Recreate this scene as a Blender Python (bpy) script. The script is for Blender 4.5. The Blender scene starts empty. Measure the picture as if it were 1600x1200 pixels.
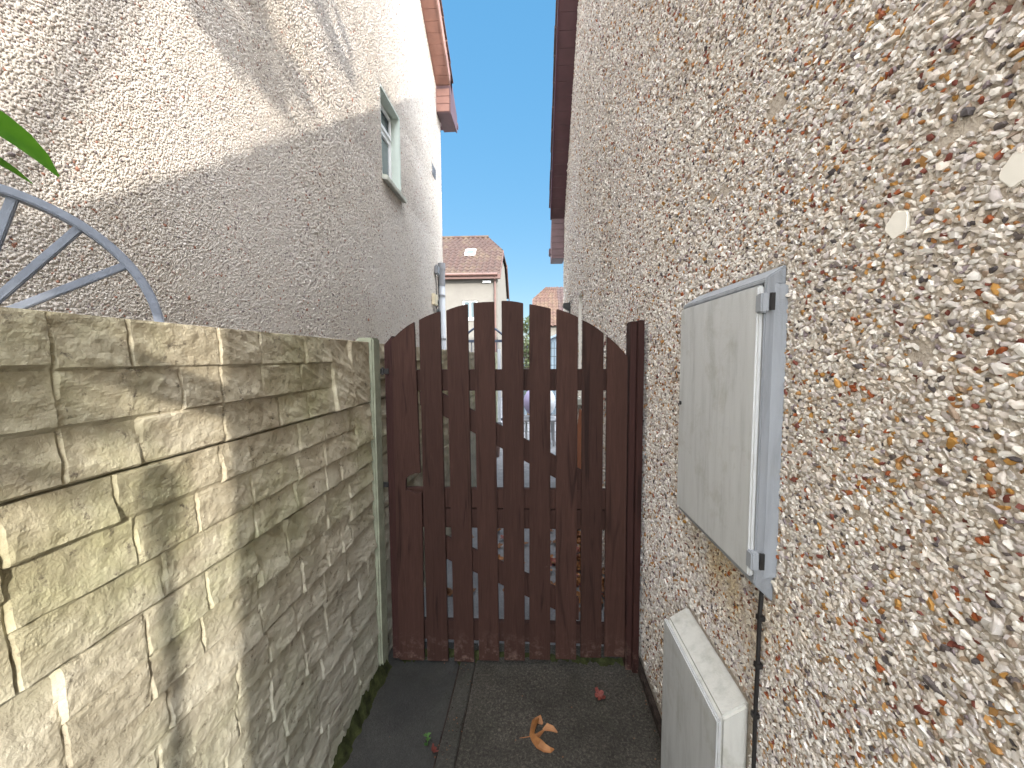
import bpy, bmesh, math, random
import numpy as np
from mathutils import Matrix, Vector, Euler
R = math.radians
random.seed(7); rng = np.random.default_rng(11)
S = bpy.context.scene
COL = S.collection

# ------------------------------------------------------------------ camera
CAM_H = 1.63
cam_d = bpy.data.cameras.new("camera"); cam = bpy.data.objects.new("camera", cam_d); COL.objects.link(cam)
cam_d.sensor_width = 36; cam_d.lens = 13.5; cam_d.clip_start = 0.01; cam_d.clip_end = 2000
cam.matrix_world = (Matrix.Translation((0, 0, CAM_H)) @ Matrix.Rotation(R(2.77), 4, 'Z')
                    @ Matrix.Rotation(R(90 - 3.9), 4, 'X') @ Matrix.Rotation(R(-0.3), 4, 'Z'))
S.camera = cam
# ------------------------------------------------------------------ sky, sun, exposure
SUN = Vector((1, -2.0, 0.8)).normalized()            # towards the sun: behind the camera, right
elev = math.asin(SUN.z); azim = math.atan2(SUN.x, SUN.y)
W = bpy.data.worlds.new("World"); S.world = W; W.use_nodes = True
nt = W.node_tree; bg = nt.nodes["Background"]
sky = nt.nodes.new("ShaderNodeTexSky"); sky.sky_type = 'NISHITA'; sky.sun_disc = False
sky.sun_elevation = elev; sky.sun_rotation = azim
sky.air_density = 1.0; sky.dust_density = 0.15; sky.altitude = 1500; sky.ozone_density = 2.0
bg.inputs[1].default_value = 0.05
# bright out-of-frame cloud added to lift the shaded walls, clearing to blue ahead
def wn_(t, **kw):
    x = nt.nodes.new(t)
    for k, v in kw.items(): setattr(x, k, v)
    return x
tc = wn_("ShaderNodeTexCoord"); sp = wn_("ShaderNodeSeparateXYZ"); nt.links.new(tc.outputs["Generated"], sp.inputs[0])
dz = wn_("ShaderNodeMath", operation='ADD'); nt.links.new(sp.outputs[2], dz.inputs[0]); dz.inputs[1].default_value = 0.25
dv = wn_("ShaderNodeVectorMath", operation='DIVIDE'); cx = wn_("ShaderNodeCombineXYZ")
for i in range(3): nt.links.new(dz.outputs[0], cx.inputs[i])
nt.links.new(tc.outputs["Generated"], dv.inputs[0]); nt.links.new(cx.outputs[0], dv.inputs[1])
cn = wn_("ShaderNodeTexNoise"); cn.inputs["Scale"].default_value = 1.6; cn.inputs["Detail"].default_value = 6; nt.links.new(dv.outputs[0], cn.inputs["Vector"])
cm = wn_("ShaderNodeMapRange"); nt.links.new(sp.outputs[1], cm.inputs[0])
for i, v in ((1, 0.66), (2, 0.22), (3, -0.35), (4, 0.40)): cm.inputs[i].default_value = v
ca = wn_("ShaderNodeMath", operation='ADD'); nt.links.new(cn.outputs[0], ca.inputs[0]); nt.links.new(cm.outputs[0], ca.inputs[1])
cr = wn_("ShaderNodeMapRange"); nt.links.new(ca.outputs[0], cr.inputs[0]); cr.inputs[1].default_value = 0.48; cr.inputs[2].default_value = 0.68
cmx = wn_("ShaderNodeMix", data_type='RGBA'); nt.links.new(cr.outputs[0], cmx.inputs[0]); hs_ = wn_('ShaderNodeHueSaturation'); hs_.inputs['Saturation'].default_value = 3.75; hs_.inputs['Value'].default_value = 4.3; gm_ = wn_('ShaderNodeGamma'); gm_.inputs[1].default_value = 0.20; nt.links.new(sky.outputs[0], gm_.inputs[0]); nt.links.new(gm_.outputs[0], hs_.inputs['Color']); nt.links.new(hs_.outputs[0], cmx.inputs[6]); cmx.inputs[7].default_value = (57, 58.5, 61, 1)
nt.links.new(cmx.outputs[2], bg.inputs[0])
sl = bpy.data.lights.new("sun", 'SUN'); sun = bpy.data.objects.new("sun", sl); COL.objects.link(sun)
sl.energy = 2.0; sl.angle = R(0.35); sl.color = (1.0, 0.93, 0.82)
sun.rotation_euler = SUN.to_track_quat('Z', 'Y').to_euler(); sun.location = SUN * 40
S.view_settings.view_transform = 'Standard'; S.view_settings.look = 'None'
S.view_settings.gamma = 1.0; S.view_settings.exposure = 1.72; S.view_settings.use_curve_mapping = False

# ------------------------------------------------------------------ materials
def new_mat(name):
    m = bpy.data.materials.new(name); m.use_nodes = True
    n = m.node_tree; b = n.nodes["Principled BSDF"]
    return m, n, b
def N(n, t, **kw):
    x = n.nodes.new(t)
    for k, v in kw.items():
        if k in x.inputs.keys() if isinstance(k, str) else False: x.inputs[k].default_value = v
        else: setattr(x, k, v)
    return x
def noise(n, vec, scale, detail=5, rough=0.6, dist=0.0):
    t = n.nodes.new("ShaderNodeTexNoise"); t.inputs["Scale"].default_value = scale
    t.inputs["Detail"].default_value = detail; t.inputs["Roughness"].default_value = rough
    t.inputs["Distortion"].default_value = dist
    if vec is not None: n.links.new(vec, t.inputs["Vector"])
    return t.outputs[0]
def ramp(n, fac, stops):
    r = n.nodes.new("ShaderNodeValToRGB"); e = r.color_ramp.elements
    while len(e) < len(stops): e.new(0.5)
    for q, (p, c) in zip(e, stops):
        q.position = p; q.color = (*c, 1) if len(c) == 3 else c
    n.links.new(fac, r.inputs[0]); return r.outputs[0]
def mixc(n, fac, a, b, mode='MIX'):
    m = n.nodes.new("ShaderNodeMix"); m.data_type = 'RGBA'; m.blend_type = mode
    for s, v in ((0, fac), (6, a), (7, b)):
        if hasattr(v, 'is_linked') or isinstance(v, bpy.types.NodeSocket): n.links.new(v, m.inputs[s])
        else: m.inputs[s].default_value = v if not isinstance(v, tuple) else ((*v, 1) if len(v) == 3 else v)
    return m.outputs[2]
def g(v): return (v, v, v)
def coords(n, scale=None):
    tc = n.nodes.new("ShaderNodeTexCoord")
    if scale is None: return tc.outputs["Object"]
    mp = n.nodes.new("ShaderNodeMapping"); mp.inputs["Scale"].default_value = scale
    n.links.new(tc.outputs["Object"], mp.inputs[0]); return mp.outputs[0]
def bump(n, b, h, dist, strength=1.0, prev=None):
    k = n.nodes.new("ShaderNodeBump"); k.inputs["Distance"].default_value = dist; k.inputs["Strength"].default_value = strength
    n.links.new(h, k.inputs["Height"])
    if prev is not None: n.links.new(prev, k.inputs["Normal"])
    n.links.new(k.outputs[0], b.inputs["Normal"]); return k.outputs[0]
def simple(name, c, rough=0.5, var=0.15, scale=8, metal=0.0, bmp=0.0, bscale=60, stretch=None, spec=0.5):
    m, n, b = new_mat(name); v = coords(n, stretch)
    f = noise(n, v, scale, 6, 0.65)
    lo = tuple(max(0, x * (1 - var)) for x in c); hi = tuple(min(1, x * (1 + var)) for x in c)
    n.links.new(ramp(n, f, [(0.3, lo), (0.7, hi)]), b.inputs["Base Color"])
    b.inputs["Roughness"].default_value = rough; b.inputs["Metallic"].default_value = metal
    b.inputs["Specular IOR Level"].default_value = spec
    if bmp: bump(n, b, noise(n, v, bscale, 4), bmp)
    return m

M = {}
def render_mortar(name, base, dark):
    m, n, b = new_mat(name); v = coords(n)
    f = noise(n, v, 90, 4, 0.7)
    c = ramp(n, f, [(0.30, dark), (0.52, base), (0.75, tuple(x * 1.12 for x in base))])
    n.links.new(c, b.inputs["Base Color"]); b.inputs["Roughness"].default_value = 0.95
    b.inputs["Specular IOR Level"].default_value = 0.15
    bump(n, b, noise(n, v, 160, 3, 0.6), 0.004); return m
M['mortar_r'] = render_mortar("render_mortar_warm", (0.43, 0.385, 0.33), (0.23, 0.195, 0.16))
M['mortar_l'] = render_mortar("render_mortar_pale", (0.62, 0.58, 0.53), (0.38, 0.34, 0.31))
def chip_mat(name):
    m, n, b = new_mat(name)
    a = n.nodes.new("ShaderNodeAttribute"); a.attribute_name = "tint"
    v = coords(n); f = noise(n, v, 220, 3, 0.6)
    c = mixc(n, 0.35, a.outputs[0], ramp(n, f, [(0.3, g(0.55)), (0.7, g(1.0))]), 'MULTIPLY')
    big = ramp(n, noise(n, v, 0.9, 4, 0.6), [(0.35, (0.90, 0.88, 0.84)), (0.62, g(1.0))])
    c = mixc(n, 1.0, c, big, 'MULTIPLY')
    n.links.new(c, b.inputs["Base Color"]); b.inputs["Roughness"].default_value = 0.6
    b.inputs["Specular IOR Level"].default_value = 0.3
    return m
M['chips'] = chip_mat("stone_chips")

def stone_panel_mat():
    m, n, b = new_mat("cast_stone_panel"); v = coords(n)
    base = ramp(n, noise(n, v, 5, 7, 0.65, 0.6), [(0.28, (0.315, 0.27, 0.185)), (0.5, (0.50, 0.45, 0.335)), (0.72, (0.63, 0.585, 0.46))])
    gr = ramp(n, noise(n, v, 2.2, 5, 0.6, 0.3), [(0.45, g(0.0)), (0.72, g(0.75))])
    c = mixc(n, gr, base, (0.30, 0.31, 0.145))
    # grey weathering low on the wall, blotchy brown towards the head
    sep = n.nodes.new("ShaderNodeSeparateXYZ"); n.links.new(v, sep.inputs[0])
    mr = n.nodes.new("ShaderNodeMapRange"); n.links.new(sep.outputs[2], mr.inputs[0])
    mr.inputs[1].default_value = 1.25; mr.inputs[2].default_value = 0.35; mr.inputs[3].default_value = 0; mr.inputs[4].default_value = 0.55
    c = mixc(n, mr.outputs[0], c, (0.36, 0.37, 0.34))
    mt = n.nodes.new("ShaderNodeMapRange"); n.links.new(sep.outputs[2], mt.inputs[0])
    mt.inputs[1].default_value = 1.25; mt.inputs[2].default_value = 1.72; mt.inputs[3].default_value = 0; mt.inputs[4].default_value = 0.48
    blotch = ramp(n, noise(n, v, 9, 6, 0.7, 0.5), [(0.35, g(0.0)), (0.62, g(1.0))])
    ms = n.nodes.new("ShaderNodeMath"); ms.operation = 'MULTIPLY'
    n.links.new(mt.outputs[0], ms.inputs[0]); n.links.new(blotch, ms.inputs[1])
    c = mixc(n, ms.outputs[0], c, (0.14, 0.10, 0.055))
    sp = ramp(n, noise(n, v, 38, 6, 0.75), [(0.30, g(1.0)), (0.42, g(0.0))])
    c = mixc(n, sp, c, (0.12, 0.10, 0.075))
    n.links.new(c, b.inputs["Base Color"]); b.inputs["Roughness"].default_value = 0.92; b.inputs["Specular IOR Level"].default_value = 0.2
    k = bump(n, b, noise(n, coords(n, (1, 1, 1)), 60, 7, 0.72, 0.2), 0.008, 0.75)
    return m
M['panel'] = stone_panel_mat()
M['post_conc'] = simple("concrete_post", (0.27, 0.285, 0.215), 0.9, 0.25, 12, bmp=0.003, bscale=120, spec=0.2)

def wood(name, c, rough=0.55, dark=0.7):
    m, n, b = new_mat(name)
    oi = n.nodes.new("ShaderNodeObjectInfo")
    tc = n.nodes.new("ShaderNodeTexCoord"); mp = n.nodes.new("ShaderNodeMapping")
    mp.inputs["Scale"].default_value = (1, 1, 0.07)
    cmb = n.nodes.new("ShaderNodeCombineXYZ")
    mm = n.nodes.new("ShaderNodeMath"); mm.operation = 'MULTIPLY'; mm.inputs[1].default_value = 37
    n.links.new(oi.outputs["Random"], mm.inputs[0])
    for i in range(3): n.links.new(mm.outputs[0], cmb.inputs[i])
    n.links.new(cmb.outputs[0], mp.inputs["Location"]); n.links.new(tc.outputs["Object"], mp.inputs[0])
    v = mp.outputs[0]
    gr = noise(n, v, 55, 5, 0.65, 1.6)
    knots = noise(n, v, 14, 2, 0.5, 2.5)
    c1 = ramp(n, gr, [(0.25, tuple(x * dark for x in c)), (0.55, c), (0.8, tuple(x * 1.35 for x in c))])
    kn = ramp(n, knots, [(0.28, g(0.5)), (0.40, g(1.0))])
    c2 = mixc(n, 1.0, c1, kn, 'MULTIPLY')
    per = n.nodes.new("ShaderNodeMapRange"); n.links.new(oi.outputs["Random"], per.inputs[0]); per.inputs[3].default_value = 0.85; per.inputs[4].default_value = 1.15
    hs = n.nodes.new("ShaderNodeHueSaturation"); n.links.new(per.outputs[0], hs.inputs["Value"]); n.links.new(c2, hs.inputs["Color"])
    # scuffs
    sc = ramp(n, noise(n, coords(n), 20, 6, 0.8), [(0.70, g(0.0)), (0.78, g(0.6))])
    c3 = mixc(n, sc, hs.outputs[0], (0.17, 0.12, 0.10))
    sz_ = n.nodes.new("ShaderNodeSeparateXYZ"); n.links.new(coords(n), sz_.inputs[0])
    wr_ = n.nodes.new("ShaderNodeMapRange"); n.links.new(sz_.outputs[2], wr_.inputs[0])
    for i_, v_ in ((1, 0.16), (2, -0.02), (3, 0.0), (4, 1.0)): wr_.inputs[i_].default_value = v_
    wn2 = ramp(n, noise(n, coords(n), 26, 6, 0.75), [(0.50, g(0.0)), (0.66, g(0.8))])
    wm_ = n.nodes.new("ShaderNodeMath"); wm_.operation = 'MULTIPLY'; n.links.new(wr_.outputs[0], wm_.inputs[0]); n.links.new(wn2, wm_.inputs[1])
    c3 = mixc(n, wm_.outputs[0], c3, (0.13, 0.085, 0.07))
    n.links.new(c3, b.inputs["Base Color"])
    b.inputs["Roughness"].default_value = rough + 0.12; b.inputs["Specular IOR Level"].default_value = 0.16
    bump(n, b, gr, 0.002, 0.7); return m
M['gate'] = wood("stained_timber", (0.040, 0.0190, 0.0145), 0.6)
M['gate_red'] = wood("stained_timber_post", (0.032, 0.0135, 0.0115), 0.55)
M['beam'] = wood("weathered_timber", (0.20, 0.14, 0.09), 0.8)
M['board'] = wood("orange_timber", (0.30, 0.10, 0.04), 0.6)

def box_paint(name, c, streak=0.75):
    m, n, b = new_mat(name)
    v = coords(n, (6, 6, 0.7)); f = noise(n, v, 5, 6, 0.65, 0.4)
    c1 = ramp(n, f, [(0.25, tuple(x * 0.74 for x in c)), (0.5, c), (0.8, tuple(x * 1.12 for x in c))])
    d = ramp(n, noise(n, coords(n), 7, 7, 0.75, 0.4), [(0.52, g(0.0)), (0.80, g(streak))])
    c2 = mixc(n, d, c1, (0.25, 0.24, 0.19))
    n.links.new(c2, b.inputs["Base Color"]); b.inputs["Roughness"].default_value = 0.55
    bump(n, b, noise(n, coords(n), 300, 2), 0.0006); return m
M['box'] = box_paint("meter_box_plastic", (0.46, 0.475, 0.48))
M['box_frame'] = box_paint("meter_box_frame", (0.255, 0.275, 0.30), 0.25)
M['box_dirty'] = box_paint("weathered_box_lid", (0.47, 0.47, 0.44), 0.8)
M['black'] = simple("black_plastic", (0.012, 0.011, 0.011), 0.5)
M['dirt'] = simple("dark_damp_edge", (0.035, 0.026, 0.022), 0.9, 0.5, 30, bmp=0.01, bscale=60, spec=0.2)
M['upvc'] = simple("white_upvc", (0.78, 0.79, 0.80), 0.35, 0.04)
M['reveal'] = simple("painted_reveal", (0.50, 0.56, 0.51), 0.7, 0.06, 5)
M['reveal_w'] = simple("painted_reveal_white", (0.72, 0.70, 0.64), 0.7, 0.06, 5)
M['sill'] = simple("concrete_sill", (0.42, 0.43, 0.38), 0.85, 0.2, 14, bmp=0.002)
M['pipe'] = simple("grey_pipe", (0.20, 0.205, 0.22), 0.45, 0.08)
M['pipe_l'] = simple("pale_pipe", (0.36, 0.38, 0.41), 0.5, 0.08)
M['cream'] = simple("cream_plastic", (0.62, 0.54, 0.38), 0.5, 0.1)
def glass_mat():
    m, n, b = new_mat("window_glass"); b.inputs["Base Color"].default_value = (0.10, 0.13, 0.14, 1)
    b.inputs["Roughness"].default_value = 0.03; b.inputs["Specular IOR Level"].default_value = 0.45; return m
M['glass'] = glass_mat()
def soffit_mat(name, c):
    m, n, b = new_mat(name)
    f = noise(n, coords(n), 6, 5)
    n.links.new(ramp(n, f, [(0.3, tuple(x * 0.8 for x in c)), (0.7, tuple(x * 1.15 for x in c))]), b.inputs["Base Color"])
    b.inputs["Roughness"].default_value = 0.45; return m
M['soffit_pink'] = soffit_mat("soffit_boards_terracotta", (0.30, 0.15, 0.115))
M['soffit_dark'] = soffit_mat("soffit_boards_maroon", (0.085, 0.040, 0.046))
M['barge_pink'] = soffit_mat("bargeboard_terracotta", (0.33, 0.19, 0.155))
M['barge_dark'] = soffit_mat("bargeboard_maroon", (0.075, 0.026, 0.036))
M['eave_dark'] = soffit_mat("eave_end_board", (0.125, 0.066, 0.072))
M['tile_dark'] = simple("brown_roof_tile", (0.10, 0.055, 0.045), 0.85, 0.4, 14)
def tile_mat(name, c, moss=0.5):
    m, n, b = new_mat(name); v = coords(n)
    c1 = ramp(n, noise(n, v, 5, 6, 0.7), [(0.3, tuple(x * 0.65 for x in c)), (0.7, tuple(x * 1.25 for x in c))])
    d = ramp(n, noise(n, v, 1.3, 6, 0.7), [(0.48, g(0.0)), (0.75, g(moss))])
    n.links.new(mixc(n, d, c1, (0.17, 0.14, 0.07)), b.inputs["Base Color"]); b.inputs["Roughness"].default_value = 0.85
    return m
M['tile_far'] = tile_mat("far_roof_tiles", (0.044, 0.0215, 0.0155), 0.35)
M['tile_orange'] = tile_mat("orange_roof_tiles", (0.070, 0.036, 0.025), 0.3)
M['tile_purple'] = tile_mat("purple_brown_roof_tiles", (0.042, 0.023, 0.022), 0.2)
M['wall_far'] = simple("far_house_render", (0.165, 0.155, 0.138), 0.95, 0.08, 3, bmp=0.01, bscale=40, spec=0.1)
M['gutter_pink'] = soffit_mat("gutter_terracotta", (0.105, 0.053, 0.042))

def concrete(name, c, c2, agg=0.5, wet=0.5, moss=0.3, rough=0.8):
    m, n, b = new_mat(name); v = coords(n)
    big = noise(n, v, 2.3, 7, 0.65, 0.5)
    col = ramp(n, big, [(0.32, c), (0.68, c2)])
    fine = ramp(n, noise(n, v, 95, 4, 0.75, 0.6), [(0.38, g(0.30)), (0.54, g(0.95)), (0.66, g(2.2))])
    col = mixc(n, agg, col, fine, 'MULTIPLY')
    mo = ramp(n, noise(n, v, 3.2, 7, 0.7, 0.8), [(0.52, g(0.0)), (0.75, g(moss))])
    col = mixc(n, mo, col, (0.034, 0.040, 0.024))
    n.links.new(col, b.inputs["Base Color"])
    rr = n.nodes.new("ShaderNodeMapRange"); n.links.new(noise(n, v, 4, 5), rr.inputs[0])
    rr.inputs[1].default_value = 0.35; rr.inputs[2].default_value = 0.65; rr.inputs[3].default_value = wet; rr.inputs[4].default_value = rough
    n.links.new(rr.outputs[0], b.inputs["Roughness"]); b.inputs["Specular IOR Level"].default_value = 0.3
    bump(n, b, noise(n, v, 150, 4, 0.7), 0.006, 0.8); return m
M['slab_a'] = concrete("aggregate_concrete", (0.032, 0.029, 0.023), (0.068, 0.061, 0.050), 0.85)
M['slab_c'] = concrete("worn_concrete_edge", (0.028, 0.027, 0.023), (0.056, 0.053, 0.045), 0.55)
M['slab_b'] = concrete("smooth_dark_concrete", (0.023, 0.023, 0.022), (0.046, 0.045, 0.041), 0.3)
M['yard'] = concrete("yard_concrete", (0.13, 0.135, 0.145), (0.20, 0.20, 0.21), 0.3, 0.35, 0.15, 0.7)
M['ground'] = concrete("garden_ground", (0.10, 0.10, 0.06), (0.16, 0.15, 0.10), 0.4, 0.8, 0.5, 0.95)
def moss_mat():
    m, n, b = new_mat("moss"); v = coords(n)
    n.links.new(ramp(n, noise(n, v, 25, 6, 0.7), [(0.3, (0.018, 0.020, 0.010)), (0.55, (0.05, 0.058, 0.022)), (0.75, (0.095, 0.10, 0.04))]), b.inputs["Base Color"])
    b.inputs["Roughness"].default_value = 1.0; b.inputs["Specular IOR Level"].default_value = 0.1
    bump(n, b, noise(n, v, 200, 4, 0.8), 0.01); return m
M['moss'] = moss_mat()
M['wheel'] = simple("grey_blue_painted_iron", (0.165, 0.19, 0.24), 0.5, 0.12, 20, bmp=0.001, bscale=90)
def leaf_mat(name, c, c2, rough=0.5, trans=0.25):
    m, n, b = new_mat(name); v = coords(n)
    n.links.new(ramp(n, noise(n, v, 18, 5, 0.6), [(0.3, c), (0.7, c2)]), b.inputs["Base Color"])
    b.inputs["Roughness"].default_value = rough
    t = n.nodes.new("ShaderNodeBsdfTranslucent"); n.links.new(b.inputs["Base Color"].links[0].from_socket, t.inputs[0])
    mx = n.nodes.new("ShaderNodeMixShader"); mx.inputs[0].default_value = trans
    n.links.new(b.outputs[0], mx.inputs[1]); n.links.new(t.outputs[0], mx.inputs[2])
    n.links.new(mx.outputs[0], n.nodes["Material Output"].inputs[0]); return m
M['strap'] = leaf_mat("strap_leaf", (0.05, 0.16, 0.012), (0.11, 0.26, 0.02), 0.4, 0.45)
M['leaf'] = leaf_mat("tree_leaf", (0.035, 0.06, 0.015), (0.10, 0.12, 0.03))
M['leaf_orange'] = leaf_mat("dry_orange_leaf", (0.15, 0.055, 0.013), (0.30, 0.13, 0.04), 0.6, 0.1)
M['leaf_red'] = leaf_mat("dark_red_leaf", (0.10, 0.018, 0.015), (0.20, 0.05, 0.035), 0.6, 0.1)
M['leaf_brown'] = leaf_mat("brown_leaf", (0.09, 0.04, 0.02), (0.22, 0.10, 0.04), 0.7, 0.1)
M['weed'] = leaf_mat("weed_leaf", (0.05, 0.14, 0.03), (0.12, 0.24, 0.06))
M['bark'] = simple("bark", (0.12, 0.09, 0.065), 0.95, 0.4, 20, bmp=0.01)
M['navy'] = simple("dark_blue_painted_steel", (0.025, 0.035, 0.06), 0.45)
M['wire'] = simple("black_wire", (0.02, 0.025, 0.025), 0.5)
M['shed'] = simple("pale_blue_grey_cladding", (0.17, 0.22, 0.26), 0.7, 0.08, 6)
M['shed_roof'] = simple("blue_grey_roofing_felt", (0.22, 0.28, 0.33), 0.8)
M['lav'] = simple("lavender_plastic", (0.26, 0.23, 0.38), 0.5, 0.05)
M['white'] = simple("white_plastic", (0.36, 0.38, 0.41), 0.45, 0.05)

# ------------------------------------------------------------------ object helpers
class MB:
    def __init__(s): s.v = []; s.f = []; s.m = []
    def add(s, vs, fs, mi=0):
        o = len(s.v); s.v += [tuple(map(float, p)) for p in vs]; s.f += [tuple(o + i for i in q) for q in fs]; s.m += [mi] * len(fs); return s
    def box(s, x0, x1, y0, y1, z0, z1, mi=0):
        vs = [(x, y, z) for x in (x0, x1) for y in (y0, y1) for z in (z0, z1)]
        return s.add(vs, [(0, 1, 3, 2), (4, 6, 7, 5), (0, 4, 5, 1), (2, 3, 7, 6), (0, 2, 6, 4), (1, 5, 7, 3)], mi)
    def prism(s, poly, a, b, axis='x', mi=0):
        n = len(poly)
        P = {'x': lambda p, t: (t, p[0], p[1]), 'y': lambda p, t: (p[0], t, p[1]), 'z': lambda p, t: (p[0], p[1], t)}[axis]
        return s.add([P(p, a) for p in poly] + [P(p, b) for p in poly],
                     [tuple(range(n))[::-1], tuple(range(n, 2 * n))] + [(i, (i + 1) % n, n + (i + 1) % n, n + i) for i in range(n)], mi)
    def tube(s, pts, r, k=8, mi=0, cap=True):
        pts = [Vector(p) for p in pts]; rs = r if hasattr(r, '__len__') else [r] * len(pts)
        vs = []; up = None
        for i, p in enumerate(pts):
            t = (pts[min(i + 1, len(pts) - 1)] - pts[max(i - 1, 0)]).normalized()
            if up is None: up = t.orthogonal().normalized()
            up = (up - t * up.dot(t)).normalized(); sd = t.cross(up)
            for j in range(k):
                a = 2 * math.pi * j / k; vs.append(p + (up * math.cos(a) + sd * math.sin(a)) * rs[i])
        fs = [(i * k + j, i * k + (j + 1) % k, (i + 1) * k + (j + 1) % k, (i + 1) * k + j) for i in range(len(pts) - 1) for j in range(k)]
        if cap: fs += [tuple(range(k))[::-1], tuple((len(pts) - 1) * k + j for j in range(k))]
        return s.add(vs, fs, mi)
    def bar(s, a, b, w, h, up=(0, 0, 1), mi=0):
        a, b = Vector(a), Vector(b); t = (b - a).normalized(); u = Vector(up); sd = t.cross(u).normalized(); u = sd.cross(t)
        vs = [p + sd * (w / 2 * i) + u * (h / 2 * j) for p in (a, b) for i, j in ((-1, -1), (1, -1), (1, 1), (-1, 1))]
        return s.add(vs, [(0, 1, 2, 3), (7, 6, 5, 4), (0, 4, 5, 1), (1, 5, 6, 2), (2, 6, 7, 3), (3, 7, 4, 0)], mi)
    def build(s, name, mat, parent=None, bevel=0, smooth=False, recalc=True):
        me = bpy.data.meshes.new(name); me.from_pydata(s.v, [], s.f)
        for m in (mat if isinstance(mat, (list, tuple)) else [mat]): me.materials.append(m)
        me.polygons.foreach_set("material_index", s.m)
        bm = bmesh.new(); bm.from_mesh(me)
        if recalc: bmesh.ops.recalc_face_normals(bm, faces=bm.faces)
        if bevel:
            bmesh.ops.bevel(bm, geom=[e for e in bm.edges if len(e.link_faces) == 2 and e.calc_face_angle(0) > 0.5], offset=bevel, segments=2, affect='EDGES', clamp_overlap=True)
        bm.to_mesh(me); bm.free()
        if smooth: me.polygons.foreach_set("use_smooth", [True] * len(me.polygons))
        return link(name, me, parent)
def link(name, me, parent=None):
    o = bpy.data.objects.new(name, me); COL.objects.link(o)
    if parent is not None:
        o.parent = parent; o.matrix_parent_inverse = Matrix.Translation(-Vector(parent.location))
    return o
def tag(o, label=None, cat=None, group=None, kind=None):
    for k, v in (('label', label), ('category', cat), ('group', group), ('kind', kind)):
        if v: o[k] = v
    return o
def empty(name, loc, label, cat, group=None):
    o = bpy.data.objects.new(name, None); COL.objects.link(o); o.location = loc; o.empty_display_size = 0.2
    return tag(o, label, cat, group)
def raw_mesh(name, verts, loops, counts, mats, mi=None, tint=None, flat_chips=False):
    me = bpy.data.meshes.new(name)
    me.vertices.add(len(verts)); me.vertices.foreach_set("co", np.ascontiguousarray(verts, np.float32).ravel())
    me.loops.add(len(loops)); me.loops.foreach_set("vertex_index", np.ascontiguousarray(loops, np.int32))
    st = np.concatenate([[0], np.cumsum(counts)[:-1]])
    me.polygons.add(len(counts)); me.polygons.foreach_set("loop_start", st.astype(np.int32))
    try: me.polygons.foreach_set("loop_total", np.asarray(counts, np.int32))
    except Exception: pass
    for m in mats: me.materials.append(m)
    if mi is not None: me.polygons.foreach_set("material_index", np.asarray(mi, np.int32))
    if tint is not None:
        a = me.attributes.new("tint", 'FLOAT_COLOR', 'POINT'); a.data.foreach_set("color", np.ascontiguousarray(tint, np.float32).ravel())
    if tint is not None and flat_chips:
        q = me.attributes.new("sharp_face", 'BOOLEAN', 'FACE'); q.data.foreach_set("value", np.ones(len(counts), bool))
    me.update(calc_edges=True); return me

# value noise on arrays
def vnoise(x, y, seed):
    xi = np.floor(x).astype(np.int64); yi = np.floor(y).astype(np.int64); fx = x - xi; fy = y - yi
    fx = fx * fx * (3 - 2 * fx); fy = fy * fy * (3 - 2 * fy)
    def h(a, b):
        n = (a * 374761393 + b * 668265263 + seed * 1274126177) & 0xffffffff
        n = ((n ^ (n >> 13)) * 1274126177) & 0xffffffff
        return ((n ^ (n >> 16)) & 0xffff) / 65535.0
    return (h(xi, yi) * (1 - fx) + h(xi + 1, yi) * fx) * (1 - fy) + (h(xi, yi + 1) * (1 - fx) + h(xi + 1, yi + 1) * fx) * fy
def fbm(x, y, seed, o=4):
    t = 0; a = 0.5
    for i in range(o): t = t + a * vnoise(x * 2 ** i, y * 2 ** i, seed + i * 17); a *= 0.5
    return t

# dry-dash stone chips on a wall plane x = const (side: +1 faces +x, -1 faces -x)
PALE = [(0.68, 0.64, 0.60), (0.62, 0.59, 0.565), (0.77, 0.75, 0.72), (0.55, 0.50, 0.455), (0.65, 0.595, 0.53), (0.53, 0.49, 0.485), (0.72, 0.70, 0.665)]
ODD = [(0.30, 0.085, 0.03), (0.46, 0.25, 0.07), (0.40, 0.22, 0.08), (0.36, 0.17, 0.06), (0.19, 0.06, 0.045), (0.14, 0.12, 0.12), (0.26, 0.19, 0.13), (0.34, 0.26, 0.20), (0.09, 0.08, 0.085), (0.24, 0.20, 0.22)]
PALE_L = [(0.64, 0.595, 0.55), (0.60, 0.56, 0.515), (0.68, 0.64, 0.595), (0.575, 0.53, 0.485), (0.63, 0.58, 0.535)]
ODD_L = [(0.34, 0.17, 0.12), (0.42, 0.33, 0.28), (0.20, 0.17, 0.17), (0.30, 0.26, 0.26), (0.48, 0.42, 0.38), (0.40, 0.35, 0.34)]
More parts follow.
